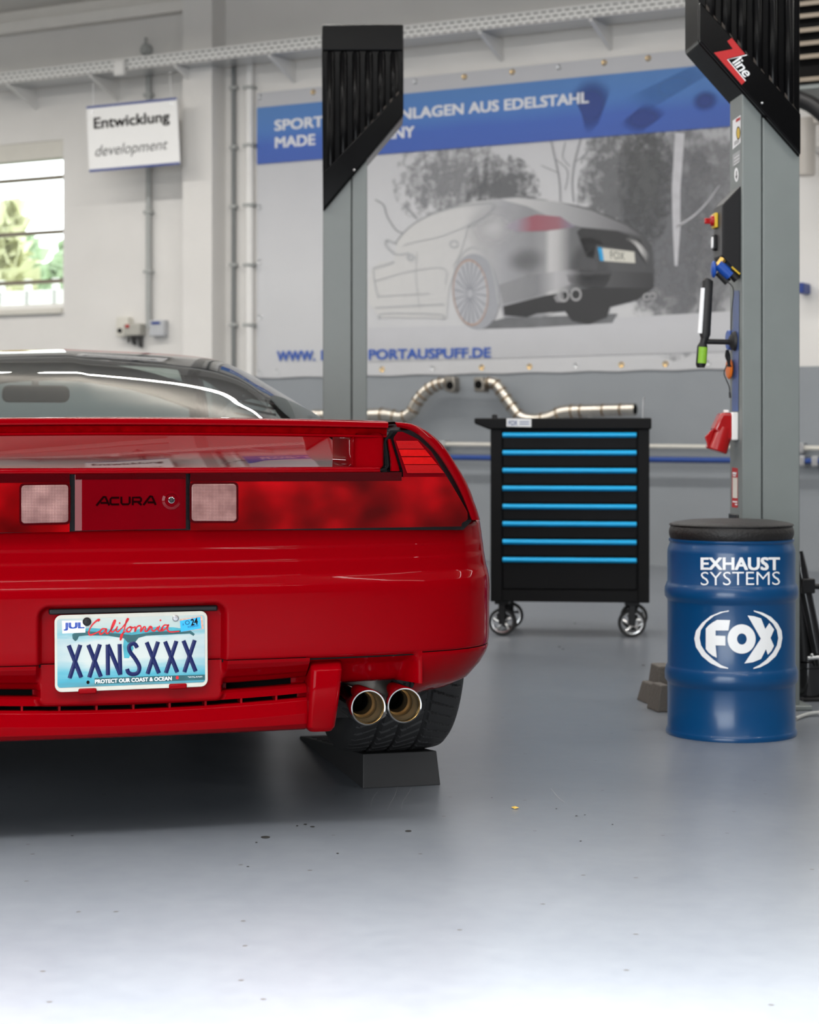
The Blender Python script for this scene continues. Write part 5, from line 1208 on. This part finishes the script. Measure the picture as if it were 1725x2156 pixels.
# horizontal grey conduit and blue air line
def wline(name, label, cat, pts, r, mat, d, sup):
    P0 = [wp(x, y, d) for x, y in pts]; rt, at2 = wallthing(name, label, cat, (P0[0][0], 0, P0[0][2]))
    MB().tube([(a - at2[0], b_, c - at2[2]) for a, b_, c in P0], r, 12).build('line_pipe', mat, rt)
    for x, y in sup:
        c = wp(x, y, d); MB().box(c[0] - at2[0] - 0.02, d - 0.03, c[2] - at2[2] - 0.03, c[0] - at2[0] + 0.02, 0, c[2] - at2[2] + 0.03).build('pipe_clamp', M['zinc'], rt, bevel=0.004)
wline('wall_conduit', 'thin light grey horizontal conduit on the grey wall behind the trolley', 'conduit', [(900, 935), (1300, 939), (1780, 944)], 0.014, M['offwhite'], -0.06, ((933, 937), (1688, 943)))
wline('air_line', 'blue compressed air line running along the grey wall', 'air line', [(900, 962.5), (1300, 967), (1780, 971)], 0.017, M['hose'], -0.10, ((1690, 970), (1718, 971)))
p = wp(1691, 607, -0.1); o = MB().box(-0.03, -0.05, -0.032, 0.02, 0.10, 0.032).build('blue_wall_block', M['sign_blue'], None, bevel=0.006, loc=WF.world(*p), rotz=PHI); tag(o, 'small dark blue block on the white wall right of the lift column', 'wall block')
# exhaust pieces hung on the wall
def exhaust(label, pts, rad, rings, flange, flip):
    d = -0.13; P0 = [wp(x, y, d) for x, y in pts]; at2 = (P0[0][0], 0, P0[0][2])
    rt = thing('exhaust_pipe', label, 'exhaust pipe', fr=Frame(*WF.world(*at2), PHI), group='exhaust pipes hung on the wall')
    L_ = [(a - at2[0], b_, c - at2[2]) for a, b_, c in P0]
    pl = smooth_path(L_, 6); rr = [interp(i / (len(pl) - 1), np.linspace(0, 1, len(rad)), rad) for i in range(len(pl))]
    MB().tube(pl, rr, 24).build('pipe_run', M['pipe_steel'], rt)
    for i in rings:
        k = int(i * (len(pl) - 1)); k = min(max(k, 1), len(pl) - 2); t_ = (Vector(pl[k + 1]) - Vector(pl[k - 1])).normalized(); c = Vector(pl[k])
        MB().tube([c - t_ * 0.007, c - t_ * 0.003, c + t_ * 0.003, c + t_ * 0.007], [rr[k] * 0.99, rr[k] + 0.003, rr[k] + 0.003, rr[k] * 0.99], 24).build('weld_ring', M['weld'], rt)
    f_ = [(wp(x, y, d)[0] - at2[0], wp(x, y, d)[2] - at2[2]) for x, y in flange]
    fl_ = MB().prism_y(f_, d - 0.07, d + 0.02).build('pipe_flange', P('flange_steel', (0.30, 0.28, 0.25), 0.4, metal=0.9, var=0.3), rt, bevel=0.01)
    cx_, cz_ = sum(p[0] for p in f_) / len(f_), sum(p[1] for p in f_) / len(f_)
    MB().lathe([(0.028, d - 0.0715), (0.0003, d - 0.0715)], 20, 'y', (cx_, 0, cz_)).build('flange_bore', M['soot'], fl_)
    e0 = Vector(pl[-1]); t_ = (Vector(pl[-1]) - Vector(pl[-2])).normalized()
    MB().tube([e0 + t_ * 0.001, e0 + t_ * 0.002], rr[-1] * 0.86, 20).build('pipe_mouth', M['soot'], rt)
    MB().box(L_[len(L_) // 2][0] - 0.012, d, L_[len(L_) // 2][2] - 0.06, L_[len(L_) // 2][0] + 0.012, 0.0, L_[len(L_) // 2][2] - 0.04).build('wall_hook', M['zinc'], rt)
exhaust('bent steel exhaust pipe on the wall between the left lift column and the trolley', [(948, 805), (925, 808), (900, 822), (880, 845), (865, 870), (845, 878), (815, 874), (785, 874), (740, 874), (660, 874)], [0.040, 0.042, 0.043, 0.043, 0.044, 0.050, 0.042, 0.040], [0.04, 0.1, 0.16, 0.22, 0.28, 0.34, 0.42, 0.52, 0.62, 0.72], [(945, 793), (966, 793), (968, 822), (962, 828), (946, 824)], False)
exhaust('bent steel exhaust pipe on the wall above the trolley, open end to the right', [(1022, 806), (1042, 808), (1058, 828), (1075, 852), (1095, 876), (1125, 884), (1160, 880), (1185, 870), (1210, 866), (1235, 865), (1290, 863), (1338, 862)], [0.038, 0.040, 0.041, 0.041, 0.040, 0.042, 0.050, 0.052, 0.046, 0.042, 0.040, 0.040], [0.05, 0.11, 0.17, 0.23, 0.29, 0.35, 0.5, 0.62, 0.72, 0.8, 0.88, 0.94], [(1006, 795), (1026, 794), (1030, 826), (1008, 826)], True)
# heater, black arm, container at the right edge
hc = wp(1740, 90, -1.2)
ht, a2 = wallthing('unit_heater', 'hanging heater with pale horizontal slats at the top right corner', 'heater', hc)
q = lambda x, y, d=-1.2: tuple(a - b_ for a, b_ in zip(wp(x, y, d), hc))
hx0, hx1 = q(1640, 90)[0], q(1850, 90)[0]
MB().box(hx0, 0.02, q(1700, 175)[2], hx1, 0.5, q(1700, -60)[2]).build('heater_housing', M['soot'], ht, bevel=0.01)
for y in (8, 34, 64, 92, 120, 168, -25, -50):
    z = q(1705, y)[2]; m = MB().hexa([(hx0, -0.02, z - 0.012), (hx1, -0.02, z - 0.012), (hx1, 0.04, z + 0.0), (hx0, 0.04, z + 0.0), (hx0, -0.02, z + 0.012), (hx1, -0.02, z + 0.012), (hx1, 0.04, z + 0.02), (hx0, 0.04, z + 0.02)]); m.build('heater_slat', M['heater'], ht, bevel=0.002)
MB().tube([((hx0 + hx1) / 2, 0.25, q(1700, -60)[2]), ((hx0 + hx1) / 2, 0.25, CEIL - hc[2])], 0.02, 8).build('heater_hanger', M['zinc'], ht)
MB().box(hx0, 0.0, q(1705, 188)[2], hx1, 0.5, q(1705, 176)[2]).build('heater_base', M['post'], ht, bevel=0.006)
ac = wp(1700, 215, -1.3)
q = lambda x, y, d=-1.3: tuple(a - b_ for a, b_ in zip(wp(x, y, d), ac))
arm, a2 = wallthing('black_hose', 'thick black hose curving down under the heater at the right edge', 'hose', ac)
MB().tube(smooth_path([q(1640, 195), q(1690, 212), q(1715, 225), q(1745, 252), q(1790, 300)], 6), 0.045, 16).build('hose_run', M['black'], arm)
MB().tube([q(1660, 195), q(1660, 180)], 0.02, 10).build('hose_stub', M['rubber'], arm)
cc = wp(1695, 370, -0.35)
q = lambda x, y: (wp(x, y, -0.35)[0] - cc[0], wp(x, y, -0.35)[2] - cc[2])
cn, a2 = wallthing('plastic_container', 'cloudy plastic container hung on the wall right of the column cover', 'container', cc)
h_ = q(1695, 250)[1]
MB().lathe([(0.0003, 0), (0.058, 0), (0.062, 0.008), (0.066, h_ - 0.02), (0.068, h_), (0.060, h_), (0.058, 0.012), (0.0003, 0.012)], 28, 'z').build('container_body', M['translucent'], cn)
MB().box(0.02, -0.03, h_ - 0.04, 0.095, 0.03, h_ + 0.01).build('container_lid', M['translucent'], cn, bevel=0.008)
MB().box(-0.02, 0.05, h_ * 0.5, 0.02, 0.35, h_ * 0.5 + 0.03).build('container_bracket', M['white'], cn)

# ------------------------------------------------------------------ banner with its print
ban, at_ = wallthing('wall_banner', 'large wall banner with blue heading and a grey car picture', 'banner', wp(1000, 450, -0.012))
DB_ = -0.012
def bn(k): return lambda x, y: tuple(a - b_ for a, b_ in zip(wp(x, y, DB_ - 0.0006 * k), at_))
class PrintMesh:
    """several printed areas gathered in one mesh; every area keeps its own 0..1 coordinates for its ink"""
    def __init__(s): s.v = []; s.f = []; s.mi = []; s.uv = []; s.mats = []
    def add(s, mat, k, ink):
        n = len(s.v); P3 = [bn(k + (0.22 * p[2] if len(p) > 2 else 0))(p[0], p[1]) for p in ink.p]; s.v += P3
        xs = [p[0] for p in P3]; zs = [p[2] for p in P3]; w_ = max(xs) - min(xs) or 1; h_ = max(zs) - min(zs) or 1
        s.uv += [((p[0] - min(xs)) / w_, (p[2] - min(zs)) / h_) for p in P3]
        if mat not in s.mats: s.mats.append(mat)
        for f in ink.f: s.f.append(tuple(i + n for i in f)); s.mi.append(s.mats.index(mat))
    def build(s, name):
        me = bpy.data.meshes.new(name); me.from_pydata(s.v, [], s.f)
        for m in s.mats: me.materials.append(m)
        me.polygons.foreach_set('material_index', s.mi)
        ul = me.uv_layers.new(name='print')
        for lp in me.loops: ul.data[lp.index].uv = s.uv[lp.vertex_index]
        o = bpy.data.objects.new(name, me); C.objects.link(o); o.parent = ban; return o
PIC, HEAD, WEB, SHEET = PrintMesh(), PrintMesh(), PrintMesh(), PrintMesh()
def bflat(name, mat, k, ink, to=None): (to or PIC).add(mat, k, ink)
TL = (541, 196)
def ttop(x): return 196 - (x - 541) * 0.1012
def tbot(x): return 795 - (x - 541) * 0.0196
XR = 1632
sheet = [(541, ttop(541)), (XR, ttop(XR)), (XR, tbot(XR))] + [(x, tbot(x) + (2.0 if (x // 60) % 2 else -0.5)) for x in range(1600, 541, -60)] + [(541, tbot(541))]
def gradmat(name, stops, scale=3.0, amp=0.12, axis='X', rough=0.45):
    m, nt, b, n, l = nodes(name)
    tc = n.new('ShaderNodeTexCoord'); no = n.new('ShaderNodeTexNoise'); no.inputs['Scale'].default_value = scale; no.inputs['Detail'].default_value = 5
    l.new(tc.outputs['Object'], no.inputs['Vector']); sp = n.new('ShaderNodeSeparateXYZ'); l.new(tc.outputs['UV'], sp.inputs[0])
    ad = n.new('ShaderNodeMath'); ad.operation = 'MULTIPLY_ADD'; ad.inputs[1].default_value = amp; l.new(no.outputs['Fac'], ad.inputs[0]); l.new(sp.outputs['Y' if axis == 'Z' else 'X'], ad.inputs[2])
    r = ramp(n, stops); l.new(ad.outputs[0], r.inputs[0]); l.new(r.outputs[0], b.inputs['Base Color']); b.inputs['Roughness'].default_value = rough; return m
def blob(name, col, hard=0.2, alpha=0.9):
    """a soft-edged printed patch"""
    m, nt, b, n, l = nodes(name); out = n['Material Output']; tc = n.new('ShaderNodeTexCoord')
    mp = n.new('ShaderNodeMapping'); mp.inputs['Location'].default_value = (-1, -1, 0); mp.inputs['Scale'].default_value = (2, 2, 0); l.new(tc.outputs['UV'], mp.inputs[0])
    ln = n.new('ShaderNodeVectorMath'); ln.operation = 'LENGTH'; l.new(mp.outputs[0], ln.inputs[0])
    mr = n.new('ShaderNodeMapRange'); mr.interpolation_type = 'SMOOTHSTEP'; mr.inputs['From Min'].default_value = hard; mr.inputs['From Max'].default_value = 1.0; mr.inputs['To Min'].default_value = alpha; mr.inputs['To Max'].default_value = 0.0; l.new(ln.outputs['Value'], mr.inputs['Value'])
    tr = n.new('ShaderNodeBsdfTransparent'); mx = n.new('ShaderNodeMixShader'); b.inputs['Base Color'].default_value = col + (1,); b.inputs['Roughness'].default_value = 0.5
    l.new(mr.outputs[0], mx.inputs[0]); l.new(tr.outputs[0], mx.inputs[1]); l.new(b.outputs[0], mx.inputs[2]); l.new(mx.outputs[0], out.inputs[0]); return m
bflat('banner_sheet', gradmat('banner_sheet', [(0.0, (0.50, 0.505, 0.52)), (0.5, (0.56, 0.565, 0.58)), (1.0, (0.46, 0.465, 0.49))], 2.0, 0.3, 'Z'), 0, Ink().poly(sheet), SHEET)
back = Ink().poly([(541, ttop(541)), (XR, ttop(XR)), (XR, tbot(XR)), (541, tbot(541))]).build('banner_backing', M['offwhite'], ban, lambda x, y: tuple(a - b_ for a, b_ in zip(wp(x, y, -0.004), at_)))
def yb1(x): return ttop(x) + 31 + (x - 541) * 0.006
def yb2(x): return 346 - (x - 541) * 0.0803
bflat('blue_heading', gradmat('heading_blue', [(0.0, (0.030, 0.085, 0.37)), (0.45, (0.030, 0.10, 0.42)), (0.7, (0.045, 0.16, 0.46)), (1.0, (0.055, 0.18, 0.46))], 1.2, 0.25, 'Z'), 17, Ink().poly([(541, yb1(541)), (XR, yb1(XR)), (XR, yb2(XR)), (541, yb2(541))]), HEAD)
M['heading_dark'] = blob('heading_dark', (0.024, 0.055, 0.26), 0.3, 0.75)
bflat('heading_shade', M['heading_dark'], 18, Ink().poly([(1190, 165), (1300, 152), (1260, 260), (1235, 288), (1225, 240)]), HEAD)
bflat('heading_shade', blob('heading_light', (0.05, 0.17, 0.46), 0.1, 0.6), 18, Ink().poly([(1300, 215), (1530, 105), (1545, 125), (1320, 260)]), HEAD)
bflat('heading_shade', M['heading_dark'], 19, Ink().poly([(1300, 265), (1360, 215), (1410, 235), (1340, 285)]), HEAD)
bflat('heading_shade', M['heading_dark'], 19, Ink().ell(1485, 212, 32, 26), HEAD)
bflat('banner_lettering', P('banner_white', (0.66, 0.67, 0.70), 0.45), 20, Ink().text('SPORTAUSPUFFANLAGEN AUS EDELSTAHL', [(578, 276), (1240, 217), (1240, 193), (578, 253)], bold=0.032).text('MADE', [(579, 312), (664, 305), (664, 281.5), (579, 289)], bold=0.032).text('IN GERMANY', [(686, 303.5), (873, 289), (873, 265), (686, 280)], bold=0.032), HEAD)
# picture
def tuft(name, cx, cy, rx, ry, k, dens, scale, col):
    m, nt, b, n, l = nodes(name); out = n['Material Output']
    tc = n.new('ShaderNodeTexCoord'); no = n.new('ShaderNodeTexNoise'); no.inputs['Scale'].default_value = scale; no.inputs['Detail'].default_value = 7; no.inputs['Roughness'].default_value = 0.65
    l.new(tc.outputs['Object'], no.inputs['Vector'])
    mp = n.new('ShaderNodeMapping'); mp.inputs['Location'].default_value = (-1, -1, 0); mp.inputs['Scale'].default_value = (2, 2, 0); l.new(tc.outputs['UV'], mp.inputs[0])
    ln = n.new('ShaderNodeVectorMath'); ln.operation = 'LENGTH'; l.new(mp.outputs[0], ln.inputs[0])
    a = n.new('ShaderNodeMath'); a.operation = 'MULTIPLY_ADD'; a.inputs[1].default_value = -0.30; a.inputs[2].default_value = dens; l.new(ln.outputs['Value'], a.inputs[0])
    s_ = n.new('ShaderNodeMath'); s_.operation = 'ADD'; l.new(a.outputs[0], s_.inputs[0]); l.new(no.outputs['Fac'], s_.inputs[1])
    mr = n.new('ShaderNodeMapRange'); mr.inputs['From Min'].default_value = 0.42; mr.inputs['From Max'].default_value = 0.70; mr.inputs['To Max'].default_value = 0.85; l.new(s_.outputs[0], mr.inputs['Value'])
    tr = n.new('ShaderNodeBsdfTransparent'); mx = n.new('ShaderNodeMixShader'); b.inputs['Base Color'].default_value = col + (1,); b.inputs['Roughness'].default_value = 0.5
    l.new(mr.outputs[0], mx.inputs[0]); l.new(tr.outputs[0], mx.inputs[1]); l.new(b.outputs[0], mx.inputs[2]); l.new(mx.outputs[0], out.inputs[0])
    o = bflat('printed_tree', m, k, Ink().ell(cx, cy, rx, ry, n=40)); return o
tuft('tuft', 945, 380, 120, 110, 4, 0.20, 14, (0.22, 0.225, 0.24))
tuft('tuft', 1060, 405, 80, 80, 5, 0.26, 16, (0.13, 0.135, 0.145))
tuft('tuft', 1310, 420, 95, 200, 4, 0.30, 13, (0.15, 0.155, 0.165))
bflat('forest', blob('print_forest', (0.29, 0.295, 0.31), 0.25, 0.9), 4, Ink().ell(1480, 480, 210, 250, n=48))
tuft('tuft', 1420, 500, 110, 260, 5, 0.26, 9, (0.17, 0.175, 0.19))
tuft('tuft', 1360, 380, 60, 140, 6, 0.24, 16, (0.11, 0.115, 0.12))
tuft('tuft', 1510, 480, 70, 230, 6, 0.22, 8, (0.22, 0.225, 0.24))
M['pr_line'] = P('print_line', (0.32, 0.33, 0.345), 0.5); M['pr_faint'] = P('print_faint', (0.41, 0.42, 0.435), 0.5); M['pr_dark'] = P('print_dark', (0.035, 0.036, 0.039), 0.5)
M['pr_white'] = P('print_white', (0.60, 0.60, 0.60), 0.5); M['pr_birch'] = P('print_birch', (0.50, 0.50, 0.53), 0.5, var=0.25, scale=14); M['pr_mid'] = P('print_mid', (0.28, 0.285, 0.30), 0.5)
ln = Ink()
for st, w_ in (([(1160, 295), (1168, 330), (1178, 380), (1180, 425)], 4), ([(1225, 285), (1210, 340), (1205, 385), (1208, 425)], 4), ([(1178, 365), (1155, 355), (1140, 348)], 2), ([(1170, 335), (1195, 360), (1190, 400)], 2.5), ([(1212, 340), (1232, 325), (1240, 305)], 2), ([(1200, 350), (1185, 330), (1190, 300)], 2),
               ([(790, 420), (808, 432), (815, 455), (835, 485), (855, 492)], 3), ([(852, 432), (878, 460)], 4), ([(965, 345), (1010, 320), (1035, 308)], 2), ([(950, 360), (1000, 345), (1060, 335)], 2)):
    ln.line(st, w_, smooth=5)
bflat('printed_branches', M['pr_mid'], 7, ln)
bflat('printed_birch', M['pr_birch'], 7, Ink().line([(1432, 280), (1424, 400), (1425, 480), (1424, 560)], [20, 18, 16, 6]).line([(1424, 478), (1460, 455), (1490, 425), (1515, 390)], [4, 3.5, 3, 1.5], smooth=5))
road = [(776, 690), (960, 686), (1250, 672), (1540, 655), (1632, 650), (1632, 735), (1540, 740), (776, 762)]
bflat('printed_road', gradmat('print_road', [(0.0, (0.44, 0.445, 0.46)), (1.0, (0.50, 0.505, 0.53))], 5, 0.6, 'Z'), 7.6, Ink().poly(road))
bflat('printed_shadow', P('print_shadow', (0.15, 0.155, 0.165), 0.5, var=0.3), 8, Ink().poly([(1000, 684), (1070, 668), (1190, 665), (1300, 660), (1290, 680), (1120, 690), (1010, 693)]))
body = [(776, 600), (783, 565), (800, 552), (830, 548), (838, 500), (880, 465), (930, 442), (1000, 424), (1080, 415), (1160, 420), (1240, 438), (1320, 470), (1357, 492), (1372, 520), (1378, 575), (1376, 605), (1330, 635), (1250, 655), (1190, 650), (1140, 668), (1060, 668), (1040, 600), (1000, 540), (960, 560), (945, 610), (940, 670), (800, 668), (778, 640)]
bflat('printed_car_body', gradmat('print_car', [(0.0, (0.56, 0.56, 0.555)), (0.36, (0.53, 0.53, 0.535)), (0.50, (0.34, 0.345, 0.37)), (0.60, (0.25, 0.255, 0.27)), (0.645, (0.30, 0.305, 0.32)), (0.665, (0.52, 0.52, 0.53)), (0.69, (0.46, 0.46, 0.47)), (0.735, (0.15, 0.155, 0.165)), (0.80, (0.10, 0.103, 0.11)), (1.0, (0.07, 0.072, 0.078))], 1.5, 0.02, 'X'), 9, Ink().poly(body))
bflat('printed_roof', gradmat('print_roof', [(0.0, (0.55, 0.55, 0.56)), (0.5, (0.34, 0.345, 0.36)), (1.0, (0.12, 0.12, 0.13))], 1.5, 0.05, 'X'), 10, Ink().poly([(1055, 420), (1090, 417), (1165, 424), (1245, 443), (1320, 475), (1352, 498), (1300, 485), (1225, 478), (1190, 470), (1150, 452), (1110, 434)]))
bflat('printed_tailgate', M['pr_dark'], 11, Ink().poly([(1225, 480), (1300, 487), (1350, 505), (1362, 560), (1340, 530), (1255, 515), (1250, 545), (1235, 540), (1215, 488)]))
GL = blob('print_gloss', (0.62, 0.62, 0.62), 0.15, 0.95)
bflat('gloss', blob('print_soft_light', (0.55, 0.55, 0.57), 0.0, 0.8), 10, Ink().ell(1040, 480, 70, 60))
bflat('gloss', GL, 13, Ink().line([(1300, 495), (1335, 508), (1355, 530), (1366, 552), (1352, 570)], [3, 8, 12, 14, 5], smooth=5))
bflat('shade', blob('print_fender', (0.17, 0.175, 0.185), 0.0, 0.6), 11, Ink().ell(1108, 548, 52, 34, -12))
bflat('shade', blob('print_corner', (0.10, 0.102, 0.11), 0.2, 0.8), 11, Ink().ell(1240, 560, 50, 60))
bflat('printed_bumper', gradmat('print_bumper', [(0.0, (0.27, 0.275, 0.29)), (0.28, (0.22, 0.225, 0.24)), (0.40, (0.44, 0.44, 0.46)), (0.47, (0.36, 0.36, 0.38)), (0.56, (0.11, 0.112, 0.12)), (1.0, (0.045, 0.046, 0.05))], 1.5, 0.03, 'X'), 11, Ink().poly([(1050, 600), (1110, 580), (1200, 568), (1290, 570), (1374, 575), (1376, 605), (1320, 615), (1200, 600), (1120, 625), (1060, 640)]))
bflat('printed_diffuser', M['pr_dark'], 12, Ink().poly([(1060, 645), (1150, 622), (1250, 605), (1372, 607), (1340, 632), (1285, 645), (1278, 668), (1240, 683), (1205, 676), (1190, 655), (1130, 660), (1110, 668), (1062, 664)]))
bflat('printed_tail_lamp', gradmat('print_lamp', [(0.0, (0.36, 0.34, 0.40)), (0.25, (0.30, 0.27, 0.32)), (0.45, (0.30, 0.10, 0.13)), (0.8, (0.30, 0.13, 0.16)), (1.0, (0.22, 0.20, 0.26))], 6, 0.12, 'X'), 12, Ink().poly([(1061, 478), (1090, 462), (1130, 452), (1180, 456), (1212, 478), (1150, 486), (1090, 488)]))
bflat('printed_plate', P('print_plate', (0.60, 0.59, 0.53), 0.5), 12, Ink().poly([(1259, 521), (1336, 530), (1338, 554), (1264, 549)]))
bflat('printed_plate_band', M['sky_blue'], 13, Ink().poly([(1259, 521), (1268, 522), (1272, 549), (1264, 549)]))
bflat('printed_plate_text', M['pr_dark'], 13, Ink().text('FOX', [(1286, 545), (1316, 548), (1315, 531), (1285, 528)]))
bflat('printed_tyre', P('print_tyre', (0.33, 0.34, 0.37), 0.5, var=0.08), 12, Ink().ell(1002, 614, 50, 80, -6))
bflat('printed_wheel', P('print_wheel', (0.42, 0.43, 0.46), 0.5), 13, Ink().ell(991, 616, 37, 70, -4))
bflat('printed_rim_ring', P('print_ring', (0.42, 0.27, 0.20), 0.5), 14, Ink().ell(991, 616, 37, 70, -4, inner=0.95))
sp_ = Ink()
for k in range(20):
    a = 2 * math.pi * k / 20; sp_.line([(990 + 5 * math.cos(a), 618 + 9 * math.sin(a)), (991 + 34 * math.cos(a + 0.1), 616 + 65 * math.sin(a + 0.1))], [1.5, 3.0])
bflat('printed_spokes', P('print_spoke', (0.26, 0.27, 0.30), 0.5), 15, sp_)
ti = Ink()
for x, y in ((1187, 622), (1213, 620)): ti.ell(x, y, 12, 14, inner=0.68)
for x, y in ((1362, 625), (1375, 624)): ti.ell(x, y, 8, 8, inner=0.6)
bflat('printed_tips', P('print_tip', (0.36, 0.36, 0.37), 0.5), 14, ti)
bflat('printed_tip_tube', P('print_tip_tube', (0.24, 0.24, 0.25), 0.5), 13, Ink().poly([(1166, 626), (1183, 609), (1190, 636), (1172, 636)]))
ln = Ink(); 
ln.line([(832, 512), (860, 480), (900, 455), (950, 438), (1000, 430), (1036, 428), (1040, 436), (1022, 455), (985, 475)], 3, smooth=6)
bflat('printed_window_line', M['pr_line'], 13, ln)
ln = Ink()
for st, w_ in (([(985, 475), (930, 497), (880, 508), (850, 516)], 2), ([(1040, 462), (985, 478)], 1.4), ([(832, 512), (815, 505), (812, 515), (826, 530), (838, 536), (862, 533)], 4), ([(786, 565), (830, 552)], 4), ([(786, 568), (790, 600), (797, 628)], 3), ([(790, 592), (860, 572), (934, 565), (938, 598)], 2), ([(797, 624), (905, 618)], 2), ([(790, 648), (935, 640)], 3), ([(798, 672), (810, 660), (925, 662), (932, 672)], 3),
               ([(878, 530), (876, 580), (884, 650)], 1.2), ([(985, 478), (970, 530), (955, 560)], 2), ([(1050, 462), (1070, 480)], 1.4), ([(960, 555), (980, 528), (1000, 522), (1022, 535), (1040, 580), (1050, 640)], 3)):
    ln.line(st, w_, smooth=5)
ln.ell(956, 514, 10, 9, inner=0.6).ell(865, 542, 9, 8, inner=0.3)
bflat('printed_body_lines', M['pr_faint'], 14, ln)
bflat('web_lettering', P('banner_blue', (0.035, 0.10, 0.40), 0.45), 16, Ink().text('WWW.', [(583, 761), (664, 759.5), (664, 737.5), (583, 739)], bold=0.034).text('FOX-S', [(676, 759), (770, 757.5), (770, 735.5), (676, 737)], bold=0.034).text('PORTAUSPUFF.DE', [(776, 757.5), (1034, 753), (1034, 731), (776, 735.5)], bold=0.034))
for pm_, nm in ((SHEET, 'banner_sheet'), (PIC, 'printed_picture'), (HEAD, 'blue_heading')): pm_.build(nm)
for i in range(14):
    for yy in ((ttop, 10), (tbot, -12)):
        x = 548 + i * 113 * (1 - 0.012 * i) + (0 if yy[1] > 0 else 36); y = yy[0](x) + yy[1]; c = bn(2)(x, y)
        if x < 1740: MB().lathe([(0.008, 0.0), (0.015, -0.003), (0.019, 0.0)], 16, 'y', c).build('banner_eyelet', M['brass'] if i % 3 else M['zinc'], ban)
for y in (320, 436, 552, 668, 785):
    c = bn(2)(547, y); MB().lathe([(0.008, 0.0), (0.015, -0.003), (0.019, 0.0)], 16, 'y', c).build('banner_eyelet', M['zinc'], ban)
